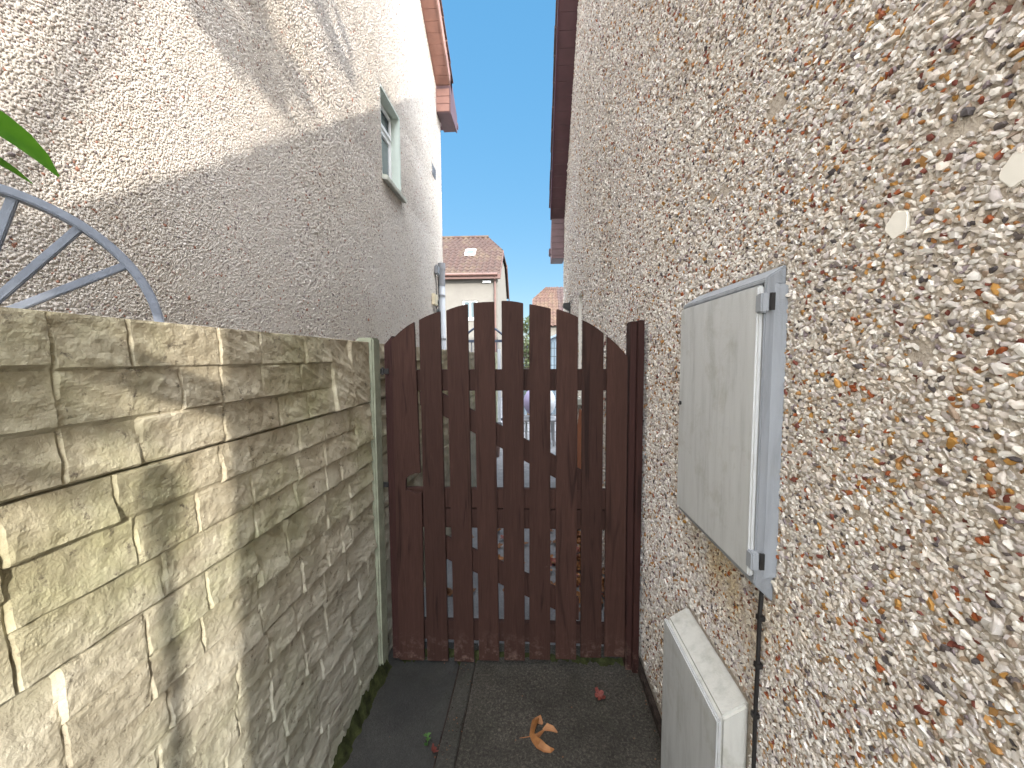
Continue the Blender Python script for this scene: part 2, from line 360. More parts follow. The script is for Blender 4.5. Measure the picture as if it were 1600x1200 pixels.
def chip_arrays(px, side, ys, zs, size, odd, seed, flat=0.42):
    left = side > 0; PALE_, ODD_ = (PALE_L, ODD_L) if left else (PALE, ODD)
    if left: flat = 0.19
    r = np.random.default_rng(seed); n = len(ys); K = 6
    rad = size * np.exp(r.normal(0, 0.24, n)); asp = r.uniform(0.95, 1.45 if left else 1.75, n); th = r.uniform(0, math.pi, n)
    th = np.where(r.random(n) < (0.15 if left else 0.45), r.normal(0.35, 0.45, n), th)
    ang = (np.arange(K)[None] + r.uniform(-0.33, 0.33, (n, K))) * (2 * math.pi / K)
    rr = rad[:, None] * r.uniform(0.75, 1.15, (n, K))
    a = np.cos(ang) * rr * asp[:, None]; b = np.sin(ang) * rr / np.sqrt(asp)[:, None]
    h = rad * r.uniform(0.30, 0.95, n) * flat * 2
    ty, tz = r.normal(0, 0.16 if left else 0.28, n), r.normal(0, 0.16 if left else 0.28, n)
    def place(a, b, hh):
        Y = ys[:, None] + a * np.cos(th)[:, None] - b * np.sin(th)[:, None]
        Z = zs[:, None] + a * np.sin(th)[:, None] + b * np.cos(th)[:, None]
        return np.stack([px + side * hh, Y, Z], -1)
    base = place(a, b, np.full((n, K), -0.001))
    k2 = r.uniform(0.66, 0.92, (n, K))
    a2, b2 = a * k2, b * k2
    mid = place(a2, b2, np.maximum(h[:, None] * 0.8 + a2 * ty[:, None] + b2 * tz[:, None], 0.0008))
    top = place(r.normal(0, 0.15, (n, 1)) * rad[:, None], r.normal(0, 0.15, (n, 1)) * rad[:, None], h[:, None] * 1.05)
    V = np.concatenate([base, mid, top], 1)                      # n,13,3
    q = [[i, (i + 1) % K, K + (i + 1) % K, K + i] for i in range(K)]
    t = [[K + i, K + (i + 1) % K, 2 * K] for i in range(K)]
    if side < 0: q = [x[::-1] for x in q]; t = [x[::-1] for x in t]
    loops1 = np.array(sum(q + t, [])); cnt1 = np.array([4] * K + [3] * K)
    off = (np.arange(n) * 13)[:, None]
    pal = np.array(PALE_); od = np.array(ODD_)
    c = pal[r.integers(0, len(pal), n)]; m = r.random(n) < odd
    c[m] = od[r.integers(0, len(od), m.sum())]
    c = c * r.uniform(0.92 if left else 0.78, 1.08 if left else 1.12, (n, 1))
    if not left:
        st = np.clip(1.25 - np.abs(ys - 1.14) / 0.28, 0, 1) * np.clip((zs - 0.80) / 0.16, 0, 1) * (zs < 1.1) * np.clip(fbm(ys * 16, zs * 6, 33, 4) * 2.6 - 0.6, 0, 1)
        c = c * (1 - st[:, None] * np.array([[0.12, 0.22, 0.42]]))
        dk = np.clip((0.16 - zs) / 0.2, 0, 1) * np.clip(fbm(ys * 9, zs * 9, 37, 4) * 2.2 - 0.5, 0, 1)
        c = c * (1 - 0.45 * dk[:, None])
    tint = np.concatenate([np.repeat(c[:, None], 13, 1), np.ones((n, 13, 1))], -1)
    return V.reshape(-1, 3), (loops1[None] + off).ravel(), np.tile(cnt1, n), tint.reshape(-1, 4)
def scatter(y0, y1, z0, z1, step, keep, seed):
    r = np.random.default_rng(seed)
    gy, gz = np.meshgrid(np.arange(y0, y1, step), np.arange(z0, z1, step * 0.92))
    gy = gy + (np.arange(gy.shape[0]) % 2)[:, None] * step / 2
    ys = (gy + r.uniform(-0.42, 0.42, gy.shape) * step).ravel(); zs = (gz + r.uniform(-0.42, 0.42, gz.shape) * step).ravel()
    k = keep(ys, zs); return ys[k], zs[k]
def dashed_wall(name, body, px, side, zones, mats, parent, odd):
    V = [np.array(body.v)]; L = [np.array(sum([list(f) for f in body.f], []))]; C = [np.array([len(f) for f in body.f])]
    MI = [np.array(body.m)]; T = [np.ones((len(body.v), 4))]; o = len(body.v)
    for i, (y0, y1, z0, z1, step, size, keep, od) in enumerate(zones):
        ys, zs = scatter(y0, y1, z0, z1, step, keep, 100 + i)
        v, l, c, t = chip_arrays(px, side, ys, zs, size, od, 200 + i)
        V.append(v); L.append(l + o); C.append(c); MI.append(np.full(len(c), len(mats) - 1)); T.append(t); o += len(v)
    me = raw_mesh(name, np.concatenate(V), np.concatenate(L), np.concatenate(C), mats, np.concatenate(MI), np.concatenate(T), flat_chips=side < 0)
    return link(name, me, parent)

# ------------------------------------------------------------------ ground
GY = 2.16                                                   # gate line
GZ = -0.05                                                  # passage paving level
def yard_z(y): return GZ - 0.012 if y < GY else max(-0.30, GZ - 0.012 - 0.055 * (y - GY))
mb = MB(); mb.box(-400, 400, -400, 900, -1.2, -0.34); tag(mb.build("ground", M['ground']), kind='structure')
mb = MB()
ys = [-14, -2, GY, 4, 5.6, 7.2, 40]
for a, b in zip(ys[:-1], ys[1:]):
    mb.add([(-7 if a >= GY else -14, a, yard_z(a)), (7 if a >= GY else 14, a, yard_z(a)), (7 if a >= GY else 14, b, yard_z(b)), (-7 if a >= GY else -14, b, yard_z(b)),
            (-7, a, -0.335), (7, a, -0.335), (7, b, -0.335), (-7, b, -0.335)], [(0, 1, 2, 3), (7, 6, 5, 4), (0, 4, 5, 1), (1, 5, 6, 2), (2, 6, 7, 3), (3, 7, 4, 0)])
tag(mb.build("yard", M['yard'], recalc=False), kind='structure')
# passage paving: two strips with a worn joint
def slab(name, mat, poly, seed, z=0.0):
    y0, y1 = -2.0, GY - 0.02; n = 150; k = 24
    YY = np.linspace(y0, y1, n); vs = []
    for y in YY:
        xl, xr = poly(y)
        for j in range(k):
            x = xl + (xr - xl) * j / (k - 1)
            e = min(j, k - 1 - j)
            vs.append((x, y, z + 0.012 * (float(fbm(np.array(x * 5.0), np.array(y * 5.0), seed)) - 0.5) - (0.010 if e == 0 else 0.0)))
    fs = [(i * k + j, i * k + j + 1, (i + 1) * k + j + 1, (i + 1) * k + j) for i in range(n - 1) for j in range(k - 1)]
    o = MB().add(vs, fs).build(name, mat, smooth=True, recalc=False); return tag(o, kind='structure')
jx = lambda y: -0.402 + 0.006 * math.sin(y * 4)               # joint line
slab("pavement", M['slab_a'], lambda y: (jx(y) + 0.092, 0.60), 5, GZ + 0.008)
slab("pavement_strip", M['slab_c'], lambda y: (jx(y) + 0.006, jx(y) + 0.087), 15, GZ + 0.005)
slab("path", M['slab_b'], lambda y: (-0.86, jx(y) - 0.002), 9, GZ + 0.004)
tag(MB().box(-0.86, 0.60, -2.0, GY - 0.02, GZ - 0.03, GZ - 0.010).build("path_base", M['dirt']), kind='structure')

# ------------------------------------------------------------------ right house
RX = 0.594; RC0, RC1 = -1.82, 7.0
near_s, far_s = 0.735, 1.07
RID = (3.336, 7.781)
def r_top(y): return min(RID[1] + (y - RID[0]) * near_s, RID[1] - (y - RID[0]) * far_s)
rh = empty("house", (RX + 3, 2.5, 0), "house on the right with coarse pebbledash gable wall and maroon soffit above the meter box", "house")
WY0, WY1, WZ0, WZ1 = 4.50, 4.80, 1.14, 2.38
body = MB()
x0, x1 = RX, RX + 0.3
body.prism([(RC0, -0.1), (RC1, -0.35), (RC1, WZ0), (RC0, WZ0)], x0, x1)
body.prism([(RC0, WZ0), (WY0, WZ0), (WY0, WZ1), (RC0, WZ1)], x0, x1)
body.prism([(WY1, WZ0), (RC1, WZ0), (RC1, WZ1), (WY1, WZ1)], x0, x1)
body.prism([(RC0, WZ1), (RC1, WZ1), (RC1, r_top(RC1)), RID, (RC0, r_top(RC0))], x0, x1)
body.box(RX + 0.3, RX + 7.5, RC0, RC0 + 0.3, -0.1, r_top(RC0) - 0.15)
body.box(RX + 0.3, RX + 7.5, RC1 - 0.3, RC1, -0.35, r_top(RC1) - 0.25)
body.prism([(RC0, -0.1), (RC1, -0.1), (RC1, r_top(RC1)), RID, (RC0, r_top(RC0))], RX + 7.5, RX + 7.8)
BOX = (0.93, 1.405, 1.022, 1.846); LOW = (1.0, 1.43, -0.1, 0.70)
def keep_r(ys, zs):
    k = zs < np.minimum(RID[1] + (ys - RID[0]) * near_s, RID[1] - (ys - RID[0]) * far_s) - 0.03
    k &= ys < RC1 - 0.01
    for (a, b, c, d) in (BOX, LOW, (WY0, WY1, WZ0, WZ1)): k &= ~((ys > a) & (ys < b) & (zs > c) & (zs < d))
    for (cy, cz, ry, rz) in ((0.664, 1.841, 0.019, 0.021), (0.512, 1.856, 0.016, 0.020)): k &= ((ys - cy) / ry) ** 2 + ((zs - cz) / rz) ** 2 > 1
    k &= ~((np.abs(ys - 0.900 - 0.006 * np.sin(zs * 9)) < 0.0045) & (zs > 1.0) & (zs < 1.86))
    bald = fbm(ys * 7 + 3, zs * 16 + 9, 71, 3); k &= ~((bald > 0.70) & (ys < 1.6))
    return k
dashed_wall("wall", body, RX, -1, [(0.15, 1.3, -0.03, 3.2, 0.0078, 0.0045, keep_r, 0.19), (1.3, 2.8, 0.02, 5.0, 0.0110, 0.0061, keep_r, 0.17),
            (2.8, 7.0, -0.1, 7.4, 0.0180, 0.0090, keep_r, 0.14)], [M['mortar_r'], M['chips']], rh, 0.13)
# plinth edge, dabs of filler
MB().box(RX - 0.028, RX - 0.002, -1.7, GY - 0.1, GZ - 0.02, GZ + 0.045).build("plinth", M['dirt'], rh, 0.006)
for (cy, cz, ry, rz) in ((0.664, 1.841, 0.020, 0.022), (0.512, 1.856, 0.017, 0.021)):
    pts = [(cy + ry * math.cos(t) * (1 + 0.12 * math.sin(3 * t + cy * 40)), cz + rz * math.sin(t) * (1 + 0.1 * math.cos(5 * t))) for t in np.linspace(0, 2 * math.pi, 22)[:-1]]
    MB().prism(pts, RX - 0.004, RX + 0.002).build("filler_patch", M['reveal_w'], rh, 0.0015)
# verge: soffit boards, bargeboard, tiles
def verge(parent, xw, xo, ridge, sn, sf, y_near, y_far, m_soff, m_barge, m_tile, ridge_len, drop=0.0, thick=0.03, board_h=0.19):
    sgn = 1 if xo > xw else -1
    lo, hi = min(xw, xo), max(xw, xo)
    xb = (xo, xo + sgn * 0.025); blo, bhi = min(xb), max(xb)
    yr, zr = ridge
    for k, (s, ye) in enumerate(((sn, y_near), (-sf, y_far))):
        z = lambda y: zr + (y - yr) * s
        # soffit in boards with narrow grooves
        L = abs(ye - yr); nb = int(L / 0.115); sm = MB()
        for i in range(nb):
            a = yr + (ye - yr) * i / nb; b = yr + (ye - yr) * (i + 1) / nb; b2 = b - (ye - yr) / nb * 0.05
            sm.prism([(a, z(a) - drop), (b2, z(b2) - drop), (b2, z(b2) - drop + thick), (a, z(a) - drop + thick)], lo + 0.001, hi - 0.001)
            sm.prism([(b2, z(b2) - drop + 0.012), (b, z(b) - drop + 0.012), (b, z(b) - drop + thick), (b2, z(b2) - drop + thick)], lo + 0.001, hi - 0.001)
        sm.build("soffit", m_soff, parent)
        MB().prism([(yr, zr - drop - 0.02), (ye, z(ye) - drop - 0.02), (ye, z(ye) - drop + board_h), (yr, zr - drop + board_h)], blo, bhi).build("bargeboard", m_barge, parent, 0.004)
        # roof covering: overlapping courses
        nrm = math.hypot(1, s); nc = max(2, int(L * nrm / 0.28)); tm = MB()
        far_x = xw - sgn * ridge_len; edge = xo + sgn * 0.05
        for i in range(nc):
            a = yr + (ye - yr) * i / nc; b = yr + (ye - yr) * (i + 1.12) / nc
            tm.prism([(a, z(a) + board_h - drop + 0.004), (b, z(b) + board_h - drop + 0.03), (b, z(b) + board_h - drop + 0.055), (a, z(a) + board_h - drop + 0.03)], min(edge + rng.uniform(-.005, .005), far_x), max(edge + rng.uniform(-.005, .005), far_x))
        tm.build("roof", m_tile, parent)
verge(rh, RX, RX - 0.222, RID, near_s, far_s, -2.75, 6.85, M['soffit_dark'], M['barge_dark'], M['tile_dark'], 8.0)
# unseen boxed eaves along the right house's front, deepened to shade the left wall
eb = MB(); zf_ = RID[1] + (-2.62 - RID[0]) * near_s; zw_ = RID[1] + (RC0 - 0.005 - RID[0]) * near_s
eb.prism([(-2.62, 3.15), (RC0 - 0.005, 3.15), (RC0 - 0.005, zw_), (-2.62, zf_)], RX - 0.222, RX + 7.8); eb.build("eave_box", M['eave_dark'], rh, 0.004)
# boxed eave end of the right house
eb = MB(); eb.prism([(6.86, 3.36), (7.28, 3.36), (7.28, 3.75), (6.86, 4.12)], RX - 0.222, RX - 0.001)
eb.build("eave_box", M['eave_dark'], rh, 0.004)
gr = MB()
for k in range(6): gr.box(RX - 0.226, RX - 0.003, 6.852, 6.8595, 3.41 + 0.108 * k, 3.41 + 0.108 * k + 0.099)
gr.build("eave_boards", M['eave_dark'], rh)
MB().tube([(RX - 0.235, 7.34, 3.56), (RX + 7, 7.34, 3.56)], 0.055, 10).build("gutter", M['barge_dark'], rh)
MB().box(RX - 0.25, RX - 0.18, 7.20, 7.36, 3.52, 3.62).build("gutter_end", M['barge_dark'], rh)
# window in the right wall
wn = MB(); t = 0.012
wn.box(RX + 0.002, RX + 0.14, WY0, WY0 + t, WZ0, WZ1); wn.box(RX + 0.002, RX + 0.14, WY1 - t, WY1, WZ0, WZ1)
wn.box(RX + 0.002, RX + 0.14, WY0 + t, WY1 - t, WZ1 - t, WZ1); wn.box(RX + 0.002, RX + 0.14, WY0 + t, WY1 - t, WZ0, WZ0 + t)
wr = wn.build("window", M['reveal_w'], rh)
fr = MB(); fx = (RX + 0.10, RX + 0.135)
fr.box(*fx, WY0 + t, WY0 + 0.07, WZ0 + t, WZ1 - t); fr.box(*fx, WY1 - 0.07, WY1 - t, WZ0 + t, WZ1 - t)
fr.box(*fx, WY0 + 0.07, WY1 - 0.07, WZ1 - 0.07, WZ1 - t); fr.box(*fx, WY0 + 0.07, WY1 - 0.07, WZ0 + t, WZ0 + 0.07)
fr.build("frame", M['upvc'], wr)
MB().box(RX + 0.112, RX + 0.12, WY0 + 0.07, WY1 - 0.07, WZ0 + 0.07, WZ1 - 0.07).build("pane", M['glass'], wr)
MB().box(RX - 0.05, RX - 0.001, WY0 - 0.05, WY1 + 0.05, WZ0 - 0.06, WZ0 + 0.004).build("sill", M['sill'], wr, 0.006)

# ------------------------------------------------------------------ left house
LX = -1.60; LC0, LC1 = -4.0, 7.09
LRID = (1.5, 9.80); ls = 0.665
def l_top(y): return min(LRID[1] + (y - LRID[0]) * ls, LRID[1] - (y - LRID[0]) * ls)
lh = empty("house", (LX - 3, 2.5, 0), "house on the left with pale pebbledash gable and small high white window", "house")
VY0, VY1, VZ0, VZ1 = 4.235, 4.80, 3.63, 4.535
body = MB(); x1, x0 = LX, LX - 0.3
body.prism([(LC0, -0.35), (LC1, -0.35), (LC1, VZ0), (LC0, VZ0)], x0, x1)
body.prism([(LC0, VZ0), (VY0, VZ0), (VY0, VZ1), (LC0, VZ1)], x0, x1)
body.prism([(VY1, VZ0), (LC1, VZ0), (LC1, VZ1), (VY1, VZ1)], x0, x1)
body.prism([(LC0, VZ1), (LC1, VZ1), (LC1, l_top(LC1)), LRID, (LC0, l_top(LC0))], x0, x1)
body.box(LX - 8, LX - 0.3, LC1 - 0.3, LC1, -0.35, l_top(LC1) - 0.15)
body.box(LX - 8, LX - 0.3, LC0, LC0 + 0.3, -0.35, l_top(LC0) - 0.15)
def keep_l(ys, zs):
    k = zs < np.minimum(LRID[1] + (ys - LRID[0]) * ls, LRID[1] - (ys - LRID[0]) * ls) - 0.03
    k &= (ys < LC1 - 0.01) & ~((ys > VY0 - 0.01) & (ys < VY1 + 0.03) & (zs > VZ0) & (zs < VZ1 + 0.01))
    return k
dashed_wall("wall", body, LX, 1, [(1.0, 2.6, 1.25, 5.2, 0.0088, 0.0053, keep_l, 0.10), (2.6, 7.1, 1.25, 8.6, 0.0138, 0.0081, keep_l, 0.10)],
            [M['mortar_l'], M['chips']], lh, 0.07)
verge(lh, LX, LX + 0.225, LRID, ls, ls, -4.4, 6.93, M['soffit_pink'], M['barge_pink'], M['tile_dark'], 8.0)
zb = LRID[1] - (6.93 - LRID[0]) * ls
eb = MB(); eb.prism([(6.80, 5.82), (7.38, 5.82), (7.38, zb - 0.25), (6.80, zb + 0.07)], LX + 0.001, LX + 0.225)
eb.build("eave_box", M['eave_dark'], lh, 0.004)
gb = MB()
for k in range(3): gb.box(LX + 0.003, LX + 0.227, 6.79, 6.799, 5.835 + 0.125 * k, 5.835 + 0.125 * k + 0.116)
gb.build("eave_boards", M['soffit_pink'], lh)
MB().prism([(6.80, 5.80), (7.38, 5.80), (7.38, zb - 0.10), (6.80, zb + 0.27)], LX + 0.229, LX + 0.25).build("eave_end_board", M['eave_dark'], lh, 0.003)
MB().tube([(LX + 0.255, 7.43, 5.95), (LX - 7, 7.43, 5.95)], 0.055, 10).build("gutter", M['eave_dark'], lh)
# left window
wn = MB()
wn.box(LX - 0.14, LX + 0.012, VY1 - 0.008, VY1 + 0.022, VZ0, VZ1 + 0.012); wn.box(LX - 0.14, LX - 0.002, VY0, VY0 + t, VZ0, VZ1)
wn.box(LX - 0.14, LX + 0.012, VY0 - 0.008, VY1 - 0.008, VZ1 - t, VZ1 + 0.012)
wl = wn.build("window", M['reveal'], lh)
fr = MB(); fx = (LX - 0.135, LX - 0.09); a, b = VY0 + t, VY1 - 0.008
zm = VZ0 + 0.60
fr.box(*fx, a, a + 0.055, VZ0, VZ1 - t); fr.box(*fx, b - 0.055, b, VZ0, VZ1 - t)
fr.box(*fx, a + 0.055, b - 0.055, VZ1 - 0.065, VZ1 - t); fr.box(*fx, a + 0.055, b - 0.055, VZ0, VZ0 + 0.055); fr.box(*fx, a + 0.055, b - 0.055, zm - 0.045, zm + 0.045)
fr.box(LX - 0.09, LX - 0.075, a + 0.03, b - 0.03, zm + 0.01, zm + 0.055); fr.box(LX - 0.09, LX - 0.075, a + 0.03, b - 0.03, VZ1 - 0.085, VZ1 - 0.04)
fr.box(LX - 0.09, LX - 0.075, b - 0.075, b - 0.03, zm + 0.055, VZ1 - 0.085); fr.box(LX - 0.09, LX - 0.075, a + 0.03, a + 0.075, zm + 0.055, VZ1 - 0.085)
fr.build("frame", M['upvc'], wl, 0.004)
MB().box(LX - 0.118, LX - 0.11, a + 0.055, b - 0.055, VZ0 + 0.055, zm - 0.045).build("pane", M['glass'], wl)
MB().box(LX - 0.112, LX - 0.104, a + 0.055, b - 0.055, zm + 0.045, VZ1 - 0.065).build("pane", M['glass'], wl)
MB().prism([(LX - 0.13, VZ0 - 0.03), (LX + 0.065, VZ0 - 0.075), (LX + 0.065, VZ0 - 0.02), (LX - 0.13, VZ0 + 0.02)], VY0 - 0.02, VY1 + 0.06, 'y').build("sill", M['sill'], wl, 0.006)
# wall vent, soil pipe, junk at the corner
vb = MB(); vb.box(LX, LX + 0.012, 6.40, 6.63, 4.63, 4.80)
for k in range(5): vb.box(LX + 0.012, LX + 0.02, 6.41, 6.62, 4.645 + 0.03 * k, 4.66 + 0.03 * k)
vb.build("vent", M['pipe'], lh)
px_, py_ = LX + 0.062, 6.72
MB().tube([(px_, py_, -0.3), (px_, py_, 2.88)], 0.052, 14).build("soil_pipe", M['pipe_l'], lh, smooth=True)
MB().tube([(px_, py_, 2.88), (px_, py_, 3.16), (px_, py_, 3.165), (px_, py_, 3.27)], [0.057, 0.057, 0.064, 0.064], 14).build("pipe_vent", M['pipe'], lh)
for z in (2.70, 1.95): MB().tube([(px_, py_, z), (px_, py_, z + 0.03)], 0.06, 14).build("pipe_clip", M['pipe'], lh)
MB().box(LX + 0.01, LX + 0.07, 6.40, 6.56, 3.02, 3.18).build("floodlight", M['pipe'], lh, 0.02)
MB().tube([(LX + 0.015, 6.50, 3.02), (LX + 0.015, 6.51, 2.70), (LX + 0.015, 6.52, 1.4)], 0.008, 6).build("cable", M['wire'], lh)
MB().box(LX + 0.002, LX + 0.06, 6.22, 6.42, 2.50, 2.68).build("junction_box", M['cream'], lh, 0.01)
for z in (2.55, 2.40):
    MB().tube([(LX + 0.05, 6.45 + 0.05 * math.cos(q), z + 0.045 * math.sin(q)) for q in np.linspace(0, 2 * math.pi, 12)], 0.014, 6).build("cable_loop", M['wire'], lh)

# ------------------------------------------------------------------ concrete panel fence
FX = -0.80
def panel_heights(Y, Z, y0, y1, z0, z1, seed):
    r = random.Random(seed); rects = []; y = y0
    while y < y1 - 0.02:
        w = r.uniform(0.26, 0.62); w = min(w, y1 - y)
        if y1 - (y + w) < 0.12: w = y1 - y
        rows = r.choice([[0, .33, .67, 1], [0, .36, .68, 1], [0, .30, .64, 1], [0, .36, 1], [0, .64, 1], [0, .33, .66, 1], [0, .5, 1], [0, 1]])
        for a, b in zip(rows[:-1], rows[1:]):
            yy = y; hh = (b - a)
            while yy < y + w - 0.01:
                ww = r.uniform(0.11, 0.26) if hh < 0.6 else r.uniform(0.14, 0.22); ww = min(ww, y + w - yy)
                if y + w - (yy + ww) < 0.09: ww = y + w - yy
                rects.append((yy, yy + ww, z0 + (z1 - z0) * a, z0 + (z1 - z0) * b)); yy += ww
        y += w
    H = np.zeros_like(Y)
    j1 = (fbm(Y * 30, Z * 30, seed + 5, 3) - .45) * 0.006; j2 = (fbm(Y * 30 + 70, Z * 30, seed + 6, 3) - .45) * 0.006
    for i, (a, b, c, d) in enumerate(rects):
        m = (Y >= a) & (Y < b) & (Z >= c) & (Z < d)
        if not m.any(): continue
        yy = Y[m] + j1[m]; zz = Z[m] + j2[m]
        e = np.minimum(np.minimum(yy - a, b - yy) * 1.4, np.minimum((zz - c) * 0.9, (d - zz) * 1.6)); e = np.clip(e / 0.006, 0, 1)
        hb = r.uniform(0.0055, 0.0095); ty, tz = r.uniform(-.03, .03), r.uniform(-.15, -.01)
        n1 = fbm(yy * 11 + i * 3.1, zz * 17 + i * 1.7, seed + 31, 5)
        # chiselled ledges
        ld = fbm(yy * 6 + i * 5.3, zz * 34 + yy * 14 + i, seed + 77, 3)
        ridge = 1 - np.abs(2 * fbm(yy * 16 + i, zz * 22 + i * 2.2, seed + 91, 4) - 0.95)
        H[m] = e ** 0.6 * (hb + 0.7 * ty * (yy - (a + b) / 2) + tz * (zz - (c + d) / 2) + 0.010 * (n1 - .45) + 0.013 * (ld - .45) + 0.004 * (ridge - .7))
    H += 0.003 * (fbm(Y * 60, Z * 60, seed + 3, 3) - .5)
    be = np.minimum(Z - z0, z1 - Z); H = np.where(be < 0.0022, -0.018, H)
    return H
def stone_panel(parent, y0, y1, z0, z1, res, seed, thick=0.05):
    ny = max(3, int((y1 - y0) / res)); nz = max(4, int((z1 - z0) / res))
    gy = np.linspace(y0, y1, ny); gz = np.concatenate([[z0], np.linspace(z0 + 0.0024, z1 - 0.0024, nz - 2), [z1]])
    Y, Z = np.meshgrid(gy, gz)
    H = panel_heights(Y, Z, y0, y1, z0, z1, seed)
    front = np.stack([FX - 0.012 + H, Y, Z], -1).reshape(-1, 3)
    i = np.arange((nz - 1) * (ny - 1)); rr, cc = i // (ny - 1), i % (ny - 1); a = rr * ny + cc
    quads = np.stack([a, a + 1, a + ny + 1, a + ny], -1)
    nf = len(front)
    back = np.array([(FX - thick, y, z) for y in (y0, y1) for z in (z0, z1)]) ; V = np.concatenate([front, back])
    b00, b01, b10, b11 = nf, nf + 1, nf + 2, nf + 3
    loops = [quads.ravel()]; cnt = [np.full(len(quads), 4)]
    bot = list(range(ny)); topi = [(nz - 1) * ny + k for k in range(ny)]; lef = [k * ny for k in range(nz)]; rig = [k * ny + ny - 1 for k in range(nz)]
    for poly in (bot[::-1] + [b00, b10], topi + [b11, b01], lef + [b01, b00], rig[::-1] + [b10, b11], [b00, b01, b11, b10]):
        loops.append(np.array(poly)); cnt.append(np.array([len(poly)]))
    me = raw_mesh("panel", V, np.concatenate(loops), np.concatenate(cnt), [M['panel']])
    me.polygons.foreach_set("use_smooth", [False] * len(me.polygons)); 
    return link("panel", me, parent)
def conc_post(parent, y, x0=FX - 0.075, x1=FX + 0.014, w=0.12, top=1.735):
    return MB().box(x0, x1, y, y + w, -0.3, top).build("post", M['post_conc'], parent, 0.008)
zt = [1.715 - 0.305 * k for k in range(7)]
cf = empty("concrete_fence", (FX, 0.6, 0), "cream split-stone concrete panel fence on the left running up to the gate", "fence")
for k in range(6): stone_panel(cf, -0.34, 1.890, zt[k + 1] + 0.0008, zt[k] - 0.0008, 0.0050, 40 + k * 7)
for k in range(6): stone_panel(cf, -2.75, -0.47, zt[k + 1] + 0.002, zt[k] - 0.002, 0.02, 140 + k * 7)
conc_post(cf, -0.465); conc_post(cf, 1.892, w=0.09); conc_post(cf, -2.88)
cf2 = empty("concrete_fence", (FX, 4, -0.2), "further stretch of concrete panel fence seen through the gaps of the brown gate", "fence")
for s, (a, b) in enumerate(((1.99, 4.45), (4.57, 6.8), (6.92, 8.8))):
    for k in range(7): stone_panel(cf2, a, b, zt[0] - 0.305 * (k + 1) + 0.002, zt[0] - 0.305 * k - 0.002, 0.012, 240 + k * 7 + s * 60)
    MB().box(FX - 0.075, FX + 0.03, b, b + 0.11, -0.5, 1.76).build("post", M['post_conc'], cf2, 0.008)
# moss along the foot of the fence and gate line
def moss_strip(name, pts, w, h, seed):
    r = random.Random(seed); mb = MB(); n = 140; k = 7; vs = []
    for i in range(n):
        t = i / (n - 1) * (len(pts) - 1); j = min(int(t), len(pts) - 2); f = t - j
        p = Vector(pts[j]).lerp(Vector(pts[j + 1]), f); d = (Vector(pts[j + 1]) - Vector(pts[j])).normalized(); sd = Vector((d.y, -d.x, 0))
        ww = w * (0.35 + 1.1 * float(fbm(np.array(i * .22), np.array(seed * 1.0), seed))); hh = h * (0.2 + 1.4 * float(fbm(np.array(i * .31), np.array(3.0), seed + 4)))
        for q in range(k):
            u = q / (k - 1); vs.append(p + sd * (ww * u) + Vector((0, 0, hh * (1 - u) ** 1.5 + 0.004 * r.random() - 0.004 * u)))
    fs = [(i * k + q, i * k + q + 1, (i + 1) * k + q + 1, (i + 1) * k + q) for i in range(n - 1) for q in range(k - 1)]
    return tag(mb.add(vs, fs).build(name, M['moss'], smooth=True, recalc=False), kind='stuff')
moss_strip("moss", [(FX - 0.01, 0.3, GZ), (FX - 0.01, 1.2, GZ), (FX + 0.01, 1.95, GZ)], 0.045, 0.085, 3)
moss_strip("moss", [(-0.76, 2.08, GZ), (0.0, 2.06, GZ), (0.56, 2.04, GZ)], 0.10, 0.018, 8)

# ------------------------------------------------------------------ gate
def U(px, Y):  # picture column to x on the gate plane (only used to lay out the gate's own boards)
    return (px - 829) / 600 * Y
GYF = 1.985
gate = empty("garden_gate", (-0.1, GYF, 0), "brown stained timber picket gate with an arched top closing the side passage", "gate")
def zg(py): return CAM_H + (559 - py) / 600 * GYF
slats = [  # left, right at the head; left, right at the foot; head heights left/mid/right; foot
    (612, 647, 624.5, 663, 531, 514.5, 503, 1037), (654.5, 687.5, 668, 700.5, 500, 492, 486.5, 1036), (697, 730.5, 710, 740.6, 485, 479, 475, 1034),
    (739.5, 772, 748.5, 780, 473.2, 471.8, 471.3, 1033), (783.5, 817.5, 788, 820.2, 470, 470.6, 473.6, 1032), (827, 860.6, 827, 859.6, 475, 478, 482, 1031),
    (869.6, 903.3, 868, 900.2, 483, 488, 495.5, 1030), (910.5, 943.7, 907, 939.6, 500, 508.5, 521, 1028.5), (948.5, 981.5, 944.2, 976, 525.5, 539, 558.5, 1027)]
x_corr = lambda px_top, py: px_top
rr = random.Random(4)
